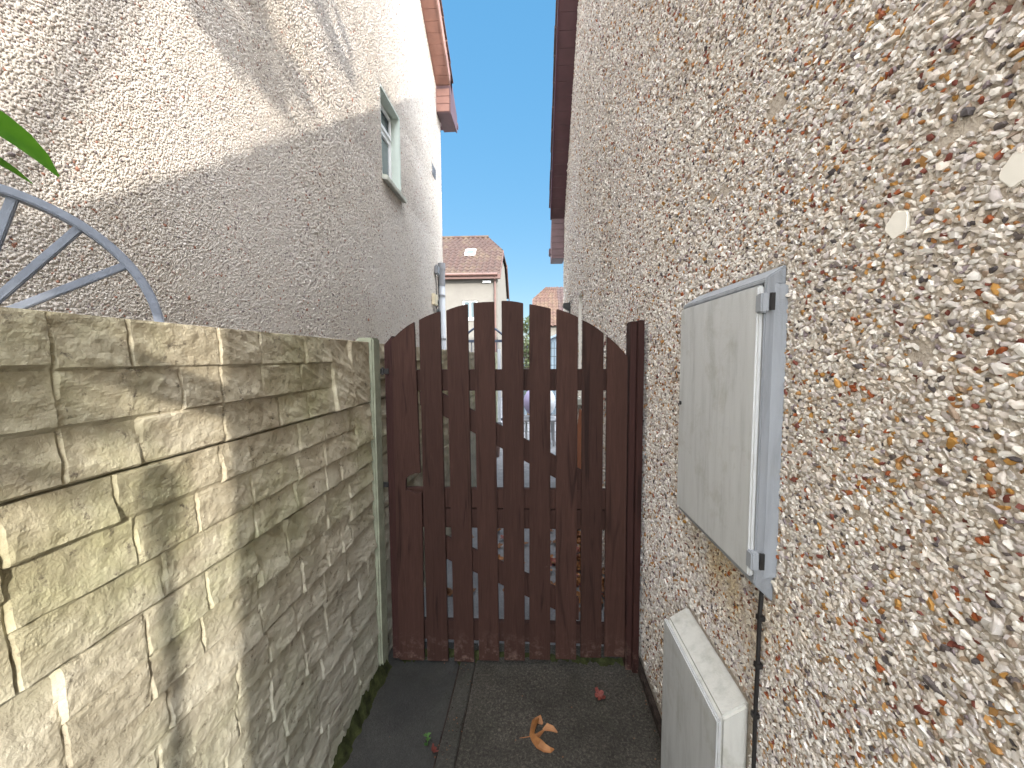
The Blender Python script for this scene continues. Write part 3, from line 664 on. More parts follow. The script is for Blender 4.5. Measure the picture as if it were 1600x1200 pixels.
for i, (a, b, c, d, h0, h1, h2, ft) in enumerate(slats):
    # undo the camera's tilt: mean of head and foot edge, gate boards hang plumb
    def xw(px, py):
        dpx, dpy = px - 800, py - 600
        v = cam.matrix_world.to_3x3() @ Vector((dpx / 600, -dpy / 600, -1)); return v.x / v.y * GYF
    def zw(px, py):
        v = cam.matrix_world.to_3x3() @ Vector(((px - 800) / 600, -(py - 600) / 600, -1)); return CAM_H + v.z / v.y * GYF
    xa, xb, xc, xd = xw(a, h0), xw(b, h2), xw(c, ft), xw(d, ft)
    za, zm_, zb_, zf = zw(a, h0), zw((a + b) / 2, h1), zw(b, h2), zw((c + d) / 2, ft)
    zf = max(zf, GZ + 0.016)
    right = [(xd, zf), (xb + (xd - xb) * 0.5, (zf + zb_) / 2), (xb, zb_)]
    if i == 0:   # bite out of the first board above the middle rail
        zt_, zl_ = zw(655, 740), zw(658, 767); xe = xw(657, 755); xn = xw(634, 760)
        right = [(xd, zf), (xe + 0.006, zl_ - 0.01), (xe - 0.03, zl_ - 0.012), (xn, zl_ + 0.004), (xn + 0.004, (zt_ + zl_) / 2 + 0.02), (xn + 0.022, zt_ - 0.012), (xe - 0.028, zt_ + 0.001), (xe + 0.001, zt_ + 0.004), (xb, zb_)]
    mids = [(xb + (xa - xb) * u, zb_ * (1 - u) ** 2 + 2 * (2 * zm_ - (za + zb_) / 2) * u * (1 - u) + za * u * u) for u in (0.25, 0.5, 0.75)]
    poly = right + mids + [(xa, za), ((xa + xc) / 2 + rr.uniform(-.0015, .0015), (za + zf) / 2), (xc, zf)]
    off = rr.uniform(-.003, .003)
    s_ = MB().prism(poly, GYF + off, GYF + 0.020 + off, 'y').build("slat", M['gate'], gate, 0.0018)
def xz(px, py, Y=GYF):
    v = cam.matrix_world.to_3x3() @ Vector(((px - 800) / 600, -(py - 600) / 600, -1)); return v.x / v.y * Y, CAM_H + v.z / v.y * Y
# hanging stile at the left, rails and braces behind the boards
xs0, _ = xz(600, 560); xs1, _ = xz(613.5, 560)
zt0 = xz(607, 533)[1]
MB().prism([(xs0 + 0.003, GZ + 0.02), (xs1 + 0.012, GZ + 0.02), (xs1 - 0.001, zt0 + 0.03), (xs0, zt0 - 0.02)], GYF + 0.002, GYF + 0.05, 'y').build("stile", M['gate_red'], gate, 0.003)
YB = GYF + 0.024
xl, xr = xs1 + 0.002, xz(977, 700)[0]
def rail(p0, p1, name="rail"):
    z0 = xz(800, p1, YB)[1]; z1 = xz(800, p0, YB)[1]
    return MB().box(xl, xr, YB, YB + 0.032, z0, z1).build(name, M['gate'], gate, 0.003)
rail(577, 610.5); rail(764, 794.5); rail(796, 826); rail(973, 1003)
def brace(pa, pb, drop):
    (ax, az), (bx, bz) = xz(*pa, YB), xz(*pb, YB); (_, cz), (_, dz) = xz(pa[0], pa[1] + drop, YB), xz(pb[0], pb[1] + drop, YB)
    return MB().prism([(ax, cz), (bx, dz), (bx, bz), (ax, az)], YB + 0.002, YB + 0.026, 'y').build("brace", M['gate'], gate, 0.003)
brace((686, 611.8), (930, 747), 35); brace((672, 827.5), (905, 936), 35)
brace((655, 611.8), (683, 612.5), 22)
for py in (580, 757, 1000):                                    # hinges on the stile
    x, z = xz(601, py)
    h = MB(); h.box(x - 0.030, x + 0.022, GYF - 0.004, GYF + 0.001, z - 0.014, z + 0.014); h.tube([(x - 0.008, GYF - 0.008, z - 0.02), (x - 0.008, GYF - 0.008, z + 0.02)], 0.006, 8)
    h.build("hinge", M['black'], gate)
px0, px1 = xz(983.5, 800)[0], xz(1001, 800)[0]
gp = MB(); zt_p = xz(993, 501)[1]
gp.box(px0 - 0.012, px0 + 0.020, GYF - 0.012, GYF + 0.075, GZ, zt_p - 0.004); gp.box(px0 + 0.021, px1 - 0.004, GYF - 0.03, GYF + 0.07, GZ, zt_p)
tag(gp.build("gate_post", M['gate_red'], None, 0.004), "slim dark brown timber post between the gate and the right wall", "gate post")

# ------------------------------------------------------------------ meter box
mbx = empty("meter_box", (RX, 1.1, 1.0), "large grey wall meter box with hinged door beside the gate", "meter box")
XF = RX - 0.064
ya, yb, za, zb2 = 0.920, 1.385, 1.094, 1.797      # door opening front
YA, YB2, ZA, ZB = 0.936, 1.402, 1.027, 1.843     # at the wall
fm = MB()
o = [(YA, ZA), (YB2, ZA), (YB2, ZB), (YA, ZB)]; f1 = [(ya - 0.006, za - 0.012), (yb + 0.006, za - 0.012), (yb + 0.006, zb2 + 0.012), (ya - 0.006, zb2 + 0.012)]
f2 = [(ya + 0.004, za), (yb, za), (yb, zb2), (ya + 0.004, zb2)]
vs = [(RX - 0.001, *p) for p in o] + [(XF + 0.006, *p) for p in f1] + [(XF + 0.006, *p) for p in f2] + [(XF + 0.016, *p) for p in f2] + [(RX - 0.001, *p) for p in f2]
fs = [(k * 4 + i, k * 4 + (i + 1) % 4, k * 4 + 4 + (i + 1) % 4, k * 4 + 4 + i) for k in range(4) for i in range(4)] + [(12, 13, 14, 15)[::-1]]
fm.add(vs, fs); fm.build("frame", M['box_frame'], mbx, 0.004)
dr = MB().box(XF - 0.004, XF + 0.012, ya + 0.0055, yb - 0.002, za + 0.003, zb2 - 0.003).build("door", M['box'], mbx, 0.004)
for zc in (1.752, 1.142):
    h = MB(); h.box(XF - 0.006, XF + 0.012, ya - 0.012, ya + 0.014, zc - 0.022, zc + 0.022); h.build("hinge", M['box_frame'], mbx, 0.003)
    MB().box(XF + 0.012, XF + 0.022, ya - 0.016, ya - 0.0115, zc - 0.017, zc + 0.022).build("hinge_slot", M['black'], mbx)
MB().tube([(XF - 0.008, yb - 0.02, 1.47), (XF, yb - 0.02, 1.47)], 0.007, 12).build("lock", M['black'], mbx)
# lower box
lb = empty("service_box", (RX, 1.25, 0), "low grey weathered box with sloping dirty top at the foot of the right wall", "utility box")
XL = RX - 0.076
pts = [(RX - 0.001, 0.0), (XL, 0.0), (XL, 0.644), (RX - 0.001, 0.692)]
MB().prism(pts, 1.010, 1.424, 'y').build("casing", M['box_dirty'], lb, 0.008)
MB().box(XL - 0.012, XL - 0.0005, 1.005, 1.427, 0.004, 0.639).build("cover", M['box'], lb, 0.004)
# cable
pts = [(RX - 0.012, 0.960, 1.05), (RX - 0.014, 0.962, 0.97), (RX - 0.013, 0.963, 0.85), (RX - 0.012, 0.967, 0.72), (RX - 0.012, 0.964, 0.5), (RX - 0.012, 0.966, 0.2), (RX - 0.012, 0.966, GZ + 0.01)]
c = MB(); c.tube(pts, 0.0052, 8)
for (z, y) in ((0.968, 0.962), (0.84, 0.963), (0.70, 0.967), (0.36, 0.966)): c.box(RX - 0.020, RX - 0.004, y - 0.007, y + 0.007, z - 0.006, z + 0.006)
tag(c.build("cable", M['black'], None), "thin black cable clipped to the wall below the large meter box", "cable")

# ------------------------------------------------------------------ cart wheel
HU = Vector((-1.15, 0.730, 1.6945)); uh = Vector((0.7054, 0.7088, 0)).normalized(); uv = Vector((0, 0, 1)); un = uh.cross(uv)
RW = 0.307
wh = empty("cart_wheel", (HU.x, HU.y, 0), "grey blue spoked cart wheel rising behind the concrete fence", "wheel")
n = 96; vs = []
for i in range(n):
    a = 2 * math.pi * i / n; d = uh * math.cos(a) + uv * math.sin(a)
    for (r_, w_) in ((RW, -0.018), (RW, 0.018), (RW - 0.019, 0.018), (RW - 0.019, -0.018)): vs.append(HU + d * r_ + un * w_)
fs = [(i * 4 + k, ((i + 1) % n) * 4 + k, ((i + 1) % n) * 4 + (k + 1) % 4, i * 4 + (k + 1) % 4) for i in range(n) for k in range(4)]
MB().add(vs, fs).build("rim", M['wheel'], wh, 0.003)
for k in range(1, 18):
    a = R(14 + 20 * k); d = uh * math.cos(a) + uv * math.sin(a)
    MB().bar(HU + d * 0.05, HU + d * (RW - 0.017), 0.016, 0.016, up=un).build("spoke", M['wheel'], wh, 0.002)
MB().tube([HU - un * 0.05, HU + un * 0.05], 0.058, 20).build("hub", M['wheel'], wh, 0.006)
MB().bar((HU.x - 0.03, HU.y, -0.2), (HU.x - 0.03, HU.y, HU.z - RW + 0.01), 0.05, 0.05, up=(0, 1, 0)).build("stand", M['wheel'], wh)

# ------------------------------------------------------------------ strap-leaved plant at the left edge
pl = empty("cordyline_plant", (-1.1, 0.25, 0), "green strap-leaved plant whose leaf tips hang in above the cart wheel", "plant")
MB().tube([(-1.1, 0.25, -0.2), (-1.11, 0.25, 1.0), (-1.1, 0.26, 1.75)], [0.05, 0.042, 0.035], 10).build("stem", M['bark'], pl)
def strap(p0, p1, p2, w, fold=0.25, n=22):
    p0, p1, p2 = Vector(p0), Vector(p1), Vector(p2); vs = []
    for i in range(n):
        t = i / (n - 1); p = p0 * (1 - t) ** 2 + p1 * 2 * t * (1 - t) + p2 * t * t
        d = ((p1 - p0) * (1 - t) + (p2 - p1) * t).normalized(); sd = d.cross(Vector((0, 0, 1))).normalized(); nn = sd.cross(d)
        ww = w * min(1, 0.35 + t * 2.2) * (1 - max(0, (t - 0.76) / 0.24) ** 3.0 * 0.90)
        for k in (-1, -0.5, 0, 0.5, 1): vs.append(p + sd * (ww * k / 2) + nn * (abs(k) * ww * fold))
    return vs, [(i * 5 + k, i * 5 + k + 1, (i + 1) * 5 + k + 1, (i + 1) * 5 + k) for i in range(n - 1) for k in range(4)]
leaves = [((-1.09, 0.27, 1.80), (-0.95, 0.45, 2.16), (-0.868, 0.690, 1.966), 0.088), ((-1.09, 0.27, 1.79), (-0.96, 0.45, 2.07), (-0.872, 0.655, 1.938), 0.040)]
r5 = random.Random(12)
for k in range(22):
    a = r5.uniform(R(120), R(400)); L = r5.uniform(0.35, 0.6)
    leaves.append(((-1.1, 0.26, 1.76 + r5.uniform(-.05, .05)), (-1.1 + math.cos(a) * L * .5, 0.26 + math.sin(a) * L * .5 * (1 if math.sin(a) < 0 else .4), 2.05 + r5.uniform(0, .3)), (-1.1 + math.cos(a) * L * (1 if math.cos(a) < 0 else .5), 0.26 + math.sin(a) * L * (1 if math.sin(a) < 0 else .4), 1.75 + r5.uniform(-.1, .5)), 0.045))
for L in leaves: MB().add(*strap(*L)).build("leaf", M['strap'], pl, smooth=True, recalc=False)

# ------------------------------------------------------------------ fallen leaves and weed in the passage
def dead_leaf(loc, size, rot, seed, curl=0.5, lobes=5):
    r = random.Random(seed); n = 40; vs = [(0, 0, 0)]
    for i in range(n):
        a = 2 * math.pi * i / n
        rad = size * (0.52 + 0.38 * abs(math.cos(lobes * a / 2)) ** 0.7 + 0.07 * r.uniform(-1, 1)) * (1 - 0.35 * max(0, -math.cos(a)))
        for q in (0.5, 1.0):
            x, y = rad * q * math.cos(a), rad * q * math.sin(a)
            z = curl * (y * y) / size * 0.9 + 0.25 * curl * x * x / size + 0.05 * size * math.sin(7 * a + seed) * q
            vs.append((x, y, z))
    fs = []
    for i in range(n):
        j = (i + 1) % n; fs += [(0, 1 + 2 * i, 1 + 2 * j), (1 + 2 * i, 2 + 2 * i, 2 + 2 * j, 1 + 2 * j)]
    mt = Matrix.Translation(loc) @ Euler(rot).to_matrix().to_4x4()
    return [mt @ Vector(v) for v in vs], fs
def gpt(px, py, z=GZ):
    v = cam.matrix_world.to_3x3() @ Vector(((px - 800) / 600, -(py - 600) / 600, -1)); t_ = (z - CAM_H) / v.z; return Vector((v.x * t_, v.y * t_, z))
lf = MB(); c0 = gpt(846, 1150)
# a curled C-shaped sycamore leaf: two folded lobes and a flap
def ribbon(pts, ws, tilt):
    vs = []
    for i, (p, w) in enumerate(zip(pts, ws)):
        p = Vector(p); d = (Vector(pts[min(i + 1, len(pts) - 1)]) - Vector(pts[max(i - 1, 0)])).normalized(); sd = Vector((-d.y, d.x, 0)).normalized()
        for k in (-1, -.4, .3, 1): vs.append(p + sd * w * k + Vector((0, 0, tilt * (k + 1) * w + 0.25 * w * k * k)))
    return vs, [(i * 4 + k, i * 4 + k + 1, (i + 1) * 4 + k + 1, (i + 1) * 4 + k) for i in range(len(pts) - 1) for k in range(3)]
G = lambda px, py, z=GZ + 0.014: gpt(px, py, z)
lf.add(*ribbon([G(838, 1121), G(837, 1128), G(833, 1140), G(831, 1150), G(835, 1158), G(842, 1166), G(851, 1172), G(860, 1174), G(866, 1171)], [.004, .017, .013, .011, .012, .016, .013, .009, .002], 0.5))
lf.add(*ribbon([G(836, 1126), G(843, 1128), G(848, 1132)], [.006, .014, .004], 0.7))
lf.add(*ribbon([G(848, 1141), G(855, 1139), G(864, 1141), G(871, 1145)], [.003, .012, .009, .002], 0.6))
lf.add(*ribbon([G(833, 1150), G(841, 1150), G(850, 1141)], [.006, .010, .004], 0.1))
lf.tube([G(812, 1153, GZ + .010), G(821, 1152, GZ + .014), G(832, 1150, GZ + .016)], 0.0016, 6)
tag(lf.build("fallen_leaf", M['leaf_orange'], None, smooth=False, recalc=False), "curled orange brown leaf lying on the dark concrete in the passage", "leaf", "fallen leaves in the passage")
p = gpt(936, 1087, GZ + 0.018); mb = MB(); mb.add(*dead_leaf(p, 0.034, (0.3, -0.2, 0.7), 3, 0.9)); tag(mb.build("fallen_leaf", M['leaf_red'], None, recalc=False), "small crumpled dark red leaf on the concrete near the right wall", "leaf", "fallen leaves in the passage")
p = gpt(677, 1172, GZ + 0.016); mb = MB(); mb.add(*dead_leaf(p, 0.022, (0.5, 0.4, 1.2), 9, 0.9)); tag(mb.build("fallen_leaf", M['leaf_red'], None, recalc=False), "tiny rusty leaf scrap caught in the joint beside the green weed", "leaf", "fallen leaves in the passage")
wp = gpt(668, 1166, GZ); wd = empty("weed", wp, "small green weed sprouting from the joint between concrete strips", "weed")
MB().tube([wp, wp + Vector((0.0, 0.0, 0.03)), wp + Vector((0.003, 0.004, 0.06))], 0.0015, 6).build("stem", M['weed'], wd)
mb = MB(); r6 = random.Random(3)
for k in range(12):
    a = r6.uniform(0, 6.28); h = r6.uniform(0.008, 0.062); b0 = wp + Vector((0, 0, h)); tip = b0 + Vector((math.cos(a) * 0.018, math.sin(a) * 0.018, 0.008)); sd = Vector((-math.sin(a), math.cos(a), 0)) * 0.006; m_ = (b0 + tip) / 2
    mb.add([b0, m_ - sd, tip, m_ + sd], [(0, 1, 2, 3)])
mb.build("foliage", M['weed'], wd, recalc=False)
# litter of small bits in the joint and along edges
gm = MB()
for k in range(420):
    if k % 3 == 0: y = r6.uniform(0.9, 2.2); x = jx(y) + r6.gauss(0.04, 0.04)
    elif k % 3 == 1: y = r6.uniform(0.7, 2.2); x = RX - 0.03 - abs(r6.gauss(0, 0.025))
    else: y = r6.uniform(0.9, 2.2); x = r6.uniform(-0.7, 0.55)
    s = r6.uniform(0.0015, 0.005); q = Vector((x, y, GZ + 0.010 + s * .4)); a = r6.uniform(0, 6)
    gm.add([q + Vector((math.cos(a + j * 2.1) * s, math.sin(a + j * 2.1) * s, -s * .5)) for j in range(3)] + [q + Vector((0, 0, s * .5))], [(0, 1, 3), (1, 2, 3), (2, 0, 3)], r6.choice((0, 0, 1)))
tag(gm.build("grit", [M['dirt'], M['leaf_brown']], None), kind='stuff')
# leaf litter beyond the gate
gm = MB()
for k in range(420):
    if k < 260: x = 0.56 - abs(r6.gauss(0, 0.16)); y = r6.uniform(2.45, 4.2)
    else: x = r6.uniform(-0.75, 0.5); y = r6.uniform(2.6, 5.5)
    z = yard_z(y) + r6.uniform(0.012, 0.03)
    v, f = dead_leaf((x, y, z), r6.uniform(0.025, 0.055), (r6.uniform(-.5, .5), r6.uniform(-.5, .5), r6.uniform(0, 6)), k, r6.uniform(.2, 1), 5); gm.add(v, f, r6.choice((0, 0, 1, 2, 2)))
tag(gm.build("leaf_litter", [M['leaf_orange'], M['leaf_red'], M['leaf_brown']], None, recalc=False), kind='stuff')

# ------------------------------------------------------------------ beyond the gate
def pt(px, py, Y): x, z = xz(px, py, Y); return Vector((x, Y, z))
# pantile roof surface
def tiles(p0, du, dv, lu, lv, mat, parent, name="roof", cut=None, pitch=0.27, course=0.33, amp=0.075):
    p0, du, dv = Vector(p0), Vector(du).normalized(), Vector(dv).normalized(); nn = du.cross(dv).normalized()
    if nn.z < 0: nn = -nn
    nu = int(lu / pitch * 6); rows = int(lv / course); vs = []; fs = []
    for r_ in range(rows):
        for e in (0, 1):
            v_ = (r_ + e) * lv / rows
            for i in range(nu + 1):
                u_ = lu * i / nu; w = amp * (0.5 + 0.5 * math.sin(2 * math.pi * u_ / pitch)) + (0.018 if e == 0 else 0.0)
                u2 = u_ if cut is None else cut(u_, v_)
                vs.append(p0 + du * u2 + dv * v_ + nn * w)
        o = r_ * 2 * (nu + 1)
        fs += [(o + i, o + i + 1, o + nu + 2 + i, o + nu + 1 + i) for i in range(nu)]
        if r_: 
            q = o - (nu + 1); fs += [(q + i, q + i + 1, o + i + 1, o + i) for i in range(nu)]
    return MB().add(vs, fs).build(name, mat, parent, recalc=False)
bh = empty("house", (-6, 20, 0), "cream house with brown tiled roof and skylight beyond the gate", "house", None)
BX = -1.43; BY0, BY1 = 17.0, 23.4; ez = 5.22; rs = 0.74; RYb = 20.2
zr_ = lambda y: ez + rs * (y - 16.7)
wl_ = MB(); wx0, wx1, wz0, wz1 = -2.98, -2.34, 3.36, 4.16
wl_.box(-14, wx0, BY0, BY0 + 0.3, -0.3, 5.25); wl_.box(wx1, BX, BY0, BY0 + 0.3, -0.3, 5.25); wl_.box(wx0, wx1, BY0, BY0 + 0.3, -0.3, wz0); wl_.box(wx0, wx1, BY0, BY0 + 0.3, wz1, 5.25)
hz = zr_(18.75) - 0.08
wl_.prism([(BY0 + 0.3, -0.3), (BY1, -0.3), (BY1, 5.25), (21.7, hz), (18.75, hz), (BY0 + 0.3, 5.30)], BX - 0.3, BX)
wl_.build("wall", M['wall_far'], bh)
vx = BX + 0.13
Lr = math.hypot(3.5, 3.5 * rs); vA = math.hypot(2.05, 2.05 * rs)
dvv = Vector((0, 1, rs))
def cutf(u, v):   # clip the verge back to the half-hip above vA
    lim = 14 + vx if False else None
    umax = (vx + 14) - (0 if v < vA else (v - vA) / (Lr - vA) * 0.85)
    return u * umax / (vx + 14)
tiles((-14, 16.7, ez), (1, 0, 0), dvv, vx + 14, Lr, M['tile_far'], bh, cut=cutf)
rz_ = zr_(RYb)
MB().add([(vx, 18.75, zr_(18.75) + .05), (vx, 21.65, zr_(18.75) + .05), (vx - 0.85, 20.2, rz_ + .05), (vx, 18.75, zr_(18.75) - .05), (vx, 21.65, zr_(18.75) - .05), (vx - .85, 20.2, rz_ - .05)],
         [(0, 1, 2), (5, 4, 3), (0, 3, 4, 1), (1, 4, 5, 2), (2, 5, 3, 0)]).build("hip", M['tile_far'], bh)
MB().add([(-14, 20.2, rz_), (vx - .85, 20.2, rz_), (vx, 21.65, zr_(18.75)), (vx, 23.7, ez), (-14, 23.7, ez)], [(0, 1, 2, 3, 4)]).build("roof", M['tile_far'], bh)
MB().tube([(-14, 20.2, rz_ + .03), (vx - .85, 20.2, rz_ + .03)], 0.10, 8).build("ridge", M['tile_far'], bh)
for (y0, z0, y1, z1) in ((16.7, ez, 18.75, zr_(18.75)), (21.65, zr_(18.75), 23.75, ez - .05)):
    MB().prism([(y0, z0 - 0.16), (y1, z1 - 0.16), (y1, z1 + 0.03), (y0, z0 + 0.03)], vx - 0.02, vx + 0.03).build("bargeboard", M['gutter_pink'], bh)
MB().box(-14, vx, 16.70, 16.98, 5.06, 5.12).build("soffit", M['gutter_pink'], bh)
MB().box(-14, vx, 16.66, 16.695, 5.03, 5.22).build("fascia", M['gutter_pink'], bh)
MB().tube([(-14, 16.60, 5.20), (vx - .1, 16.60, 5.20)], 0.065, 10).build("gutter", M['gutter_pink'], bh)
MB().tube([(BX - 0.11, 16.62, 5.15), (BX - 0.11, 16.92, 4.95), (BX - 0.11, 16.94, -0.2)], 0.045, 10).build("downpipe", M['gutter_pink'], bh)
MB().box(-2.08, -1.72, 16.9, 16.99, 4.9, 5.0).build("overflow_pipe", M['upvc'], bh)
def far_window(par, x0, x1, z0, z1, y):
    f = MB(); d = (y + 0.05, y + 0.11)
    f.box(x0, x0 + 0.06, *d, z0, z1); f.box(x1 - 0.06, x1, *d, z0, z1); f.box(x0 + .06, x1 - .06, *d, z1 - 0.06, z1); f.box(x0 + .06, x1 - .06, *d, z0, z0 + 0.06); f.box((x0 + x1) / 2 - .03, (x0 + x1) / 2 + .03, *d, z0 + .06, z1 - .06)
    w = f.build("window", M['upvc'], par)
    MB().box(x0 + .06, x1 - .06, y + 0.075, y + 0.085, z0 + .06, z1 - .06).build("pane", M['glass'], w)
    MB().box(x0 - .05, x1 + .05, y - 0.05, y + 0.05, z0 - 0.07, z0 - 0.001).build("sill", M['upvc'], w)
far_window(bh, wx0, wx1, wz0, wz1, BY0)
# skylight on the slope
sy = 18.5; sz = zr_(sy); dn = Vector((0, -rs, 1)).normalized(); dv1 = dvv.normalized(); du1 = Vector((1, 0, 0)); sc = Vector((-2.83, sy, sz)) + dn * 0.09
f = MB()
def obox(mb, c, u, v, w, a, b, h): 
    mb.add([c + u * (a * i) + v * (b * j) + w * (h * k) for i in (-1, 1) for j in (-1, 1) for k in (-1, 1)], [(0, 1, 3, 2), (4, 6, 7, 5), (0, 4, 5, 1), (2, 3, 7, 6), (0, 2, 6, 4), (1, 5, 7, 3)]); return mb
for sgn in (-1, 1): obox(f, sc + du1 * (0.21 * sgn), du1, dv1, dn, 0.035, 0.30, 0.04); obox(f, sc + dv1 * (0.27 * sgn), du1, dv1, dn, 0.175, 0.035, 0.04)
skl = f.build("skylight", M['upvc'], bh)
obox(MB(), sc, du1, dv1, dn, 0.175, 0.235, 0.01).build("pane", M['glass'], skl)

# second house, far right
h2 = empty("house", (5, 27, 0), "distant house with orange tiled half-hipped roof left of the right gable", "house")
HX = 0.16; hy0 = 25.0; hs = 0.97; hez = 3.65; hry = 28.1
MB().box(HX + 0.2, 9, 25.3, 31, -0.3, hez).build("wall", M['wall_far'], h2)
MB().prism([(25.3, hez), (31.0, hez), (29.0, 5.6), (27.2, 5.6)], HX + 0.2, HX + 0.5).build("gable", M['wall_far'], h2)
Lh = math.hypot(3.1, 3.1 * hs); vH = Lh * 0.68
def cut2(u, v):
    k = 0 if v < vH else (v - vH) / (Lh - vH) * 0.95
    return k + u * (1.72 - k) / 1.72
tiles((HX, 25.0, hez), (1, 0, 0), (0, 1, hs), 1.72, Lh, M['tile_orange'], h2, cut=cut2)
tiles((HX + 1.722, 25.0, hez), (1, 0, 0), (0, 1, hs), 7, Lh, M['tile_purple'], h2, "roof_right")  # right-hand stretch of the roof, in a darker tone
zH = hez + hs * 3.1; zhA = hez + hs * 3.1 * 0.68; yA = 25 + 3.1 * 0.68
MB().add([(HX, yA, zhA), (HX, 2 * hry - yA, zhA), (HX + .95, hry, zH)], [(0, 2, 1)]).build("hip", M['tile_orange'], h2, recalc=False)
MB().add([(HX + .95, hry, zH), (9, hry, zH), (9, 31.2, hez), (HX, 31.2, hez), (HX, 2 * hry - yA, zhA)], [(0, 1, 2, 3, 4)]).build("roof", M['tile_orange'], h2)
MB().prism([(25, hez - 0.15), (yA, zhA - 0.15), (yA, zhA + 0.03), (25, hez + 0.03)], HX - 0.03, HX + 0.02).build("bargeboard", M['gutter_pink'], h2)

# trees
def crown(mb, blobs, n, size, seed):
    r = random.Random(seed)
    for k in range(n):
        c, rad = r.choice(blobs)
        d = Vector((r.gauss(0, 1), r.gauss(0, 1), r.gauss(0, 1))).normalized() * (rad * r.random() ** 0.45)
        p = Vector(c) + Vector((d.x, d.y, d.z)); u = Vector((r.gauss(0, 1), r.gauss(0, 1), r.gauss(0, .6))).normalized(); w = u.orthogonal().normalized(); s = size * r.uniform(.6, 1.3)
        mb.add([p - u * s, p + w * s * .45, p + u * s, p - w * s * .45], [(0, 1, 2, 3)])
def tree(name, base, h, blobs, n, size, label, seed, mat='leaf', r0=0.1, twigs=14):
    t_ = empty(name, base, label, "tree"); b = Vector(base); r = random.Random(seed); mb = MB()
    mb.tube([b + Vector((0, 0, -0.3)), b + Vector((0.05 * h * .1, 0, h * 0.4)), b + Vector((0, 0.02, h * 0.75))], [r0, r0 * .7, r0 * .35], 10)
    for k in range(twigs):
        c, rad = blobs[k % len(blobs)]; s0 = b + Vector((0, 0, h * r.uniform(.25, .7))); e = Vector(c) + Vector((r.uniform(-1, 1), r.uniform(-1, 1), r.uniform(.1, 1))) * rad * .9
        m_ = (s0 + e) / 2 + Vector((r.uniform(-.1, .1), r.uniform(-.1, .1), .08 * h)) * .6
        mb.tube([s0, m_, e], [r0 * .4, r0 * .2, r0 * .05], 6)
    mb.build("trunk", M['bark'], t_)
    c_ = MB(); crown(c_, blobs, n, size, seed + 1); c_.build("crown", M[mat], t_, recalc=False)
    return t_
tree("garden_tree", (-0.05, 11.6, -0.3), 2.9, [((-0.08, 11.6, 0.9), 0.5), ((-0.05, 11.6, 1.5), 0.45), ((-0.08, 11.6, 2.0), 0.35), ((0.0, 11.6, 2.6), 0.30)], 2600, 0.045, "bushy green tree behind the wire mesh, seen through the gate gap", 5, twigs=22, r0=0.06)
tree("shade_tree", (2.7, -8.6, 0), 8.6, [((3.6, -8.3, 7.8), 0.42), ((4.6, -7.9, 8.1), 0.5), ((3.6, -8.8, 9.0), 0.6), ((2.7, -8.0, 8.6), .4), ((3.4, -7.3, 8.5), .42), ((3.1, -7.52, 4.80), .07), ((5.2, -8.2, 9.3), .6)], 420, 0.16, "broad leafy tree standing behind the viewer in the front garden", 25, twigs=16, r0=0.16)

# arched metal gate
ag = empty("metal_gate", (-1.15, 9.5, -0.3), "dark blue metal garden gate with arched top behind the concrete fence", "gate")
def gp_(px, py): return pt(px, py, 9.5)
a0, a1 = gp_(727, 524), gp_(786, 527); zb_ = gp_(757, 533).z; pk = gp_(757, 508).z
MB().tube([(a0.x + (a1.x - a0.x) * u, 9.5, a0.z + (pk - a0.z) * math.sin(math.pi * u)) for u in np.linspace(0, 1, 17)], 0.026, 8).build("arch", M['navy'], ag)
MB().bar((a0.x, 9.5, zb_), (a1.x, 9.5, zb_), 0.05, 0.065).build("rail", M['navy'], ag); MB().bar((a0.x, 9.5, 0.1), (a1.x, 9.5, 0.1), 0.05, 0.06).build("rail", M['navy'], ag)
for x in (a0.x, a1.x): MB().bar((x, 9.5, -0.3), (x, 9.5, a0.z), 0.06, 0.06, up=(0, 1, 0)).build("stile", M['navy'], ag)
for k in range(1, 6): x = a0.x + (a1.x - a0.x) * k / 6; MB().bar((x, 9.5, 0.1), (x, 9.5, zb_), 0.018, 0.018, up=(0, 1, 0)).build("bar", M['navy'], ag)
q0, q1 = pt(777.5, 545, 9.2), pt(783, 545, 9.2)
tag(MB().box(q0.x, q1.x - .02, 9.2, 9.26, -0.3, 1.84).build("fence_post", M['white'], None, .004), "white post at the far end of the concrete fence", "post")
# wire mesh panel
wm = empty("mesh_fence", (0.2, 9.6, -0.3), "tall black wire mesh fence panel across the yard behind the gate", "fence")
a, b = pt(814, 541, 9.6), pt(884, 675, 9.6); mb = MB()
for x in np.arange(a.x, b.x, 0.075): mb.bar((x, 9.6, b.z), (x, 9.6, a.z + 0.1), 0.011, 0.011, up=(0, 1, 0))
mb.build("vertical_wires", M['wire'], wm)
mb = MB()
for z in np.arange(b.z, a.z + 0.01, 0.21): mb.bar((a.x, 9.606, z), (b.x, 9.606, z), 0.012, 0.012)
mb.build("horizontal_wires", M['wire'], wm)
for x in (a.x - .03, b.x + .03): MB().bar((x, 9.6, -0.3), (x, 9.6, a.z + .12), 0.04, 0.04, up=(0, 1, 0)).build("post", M['wire'], wm)
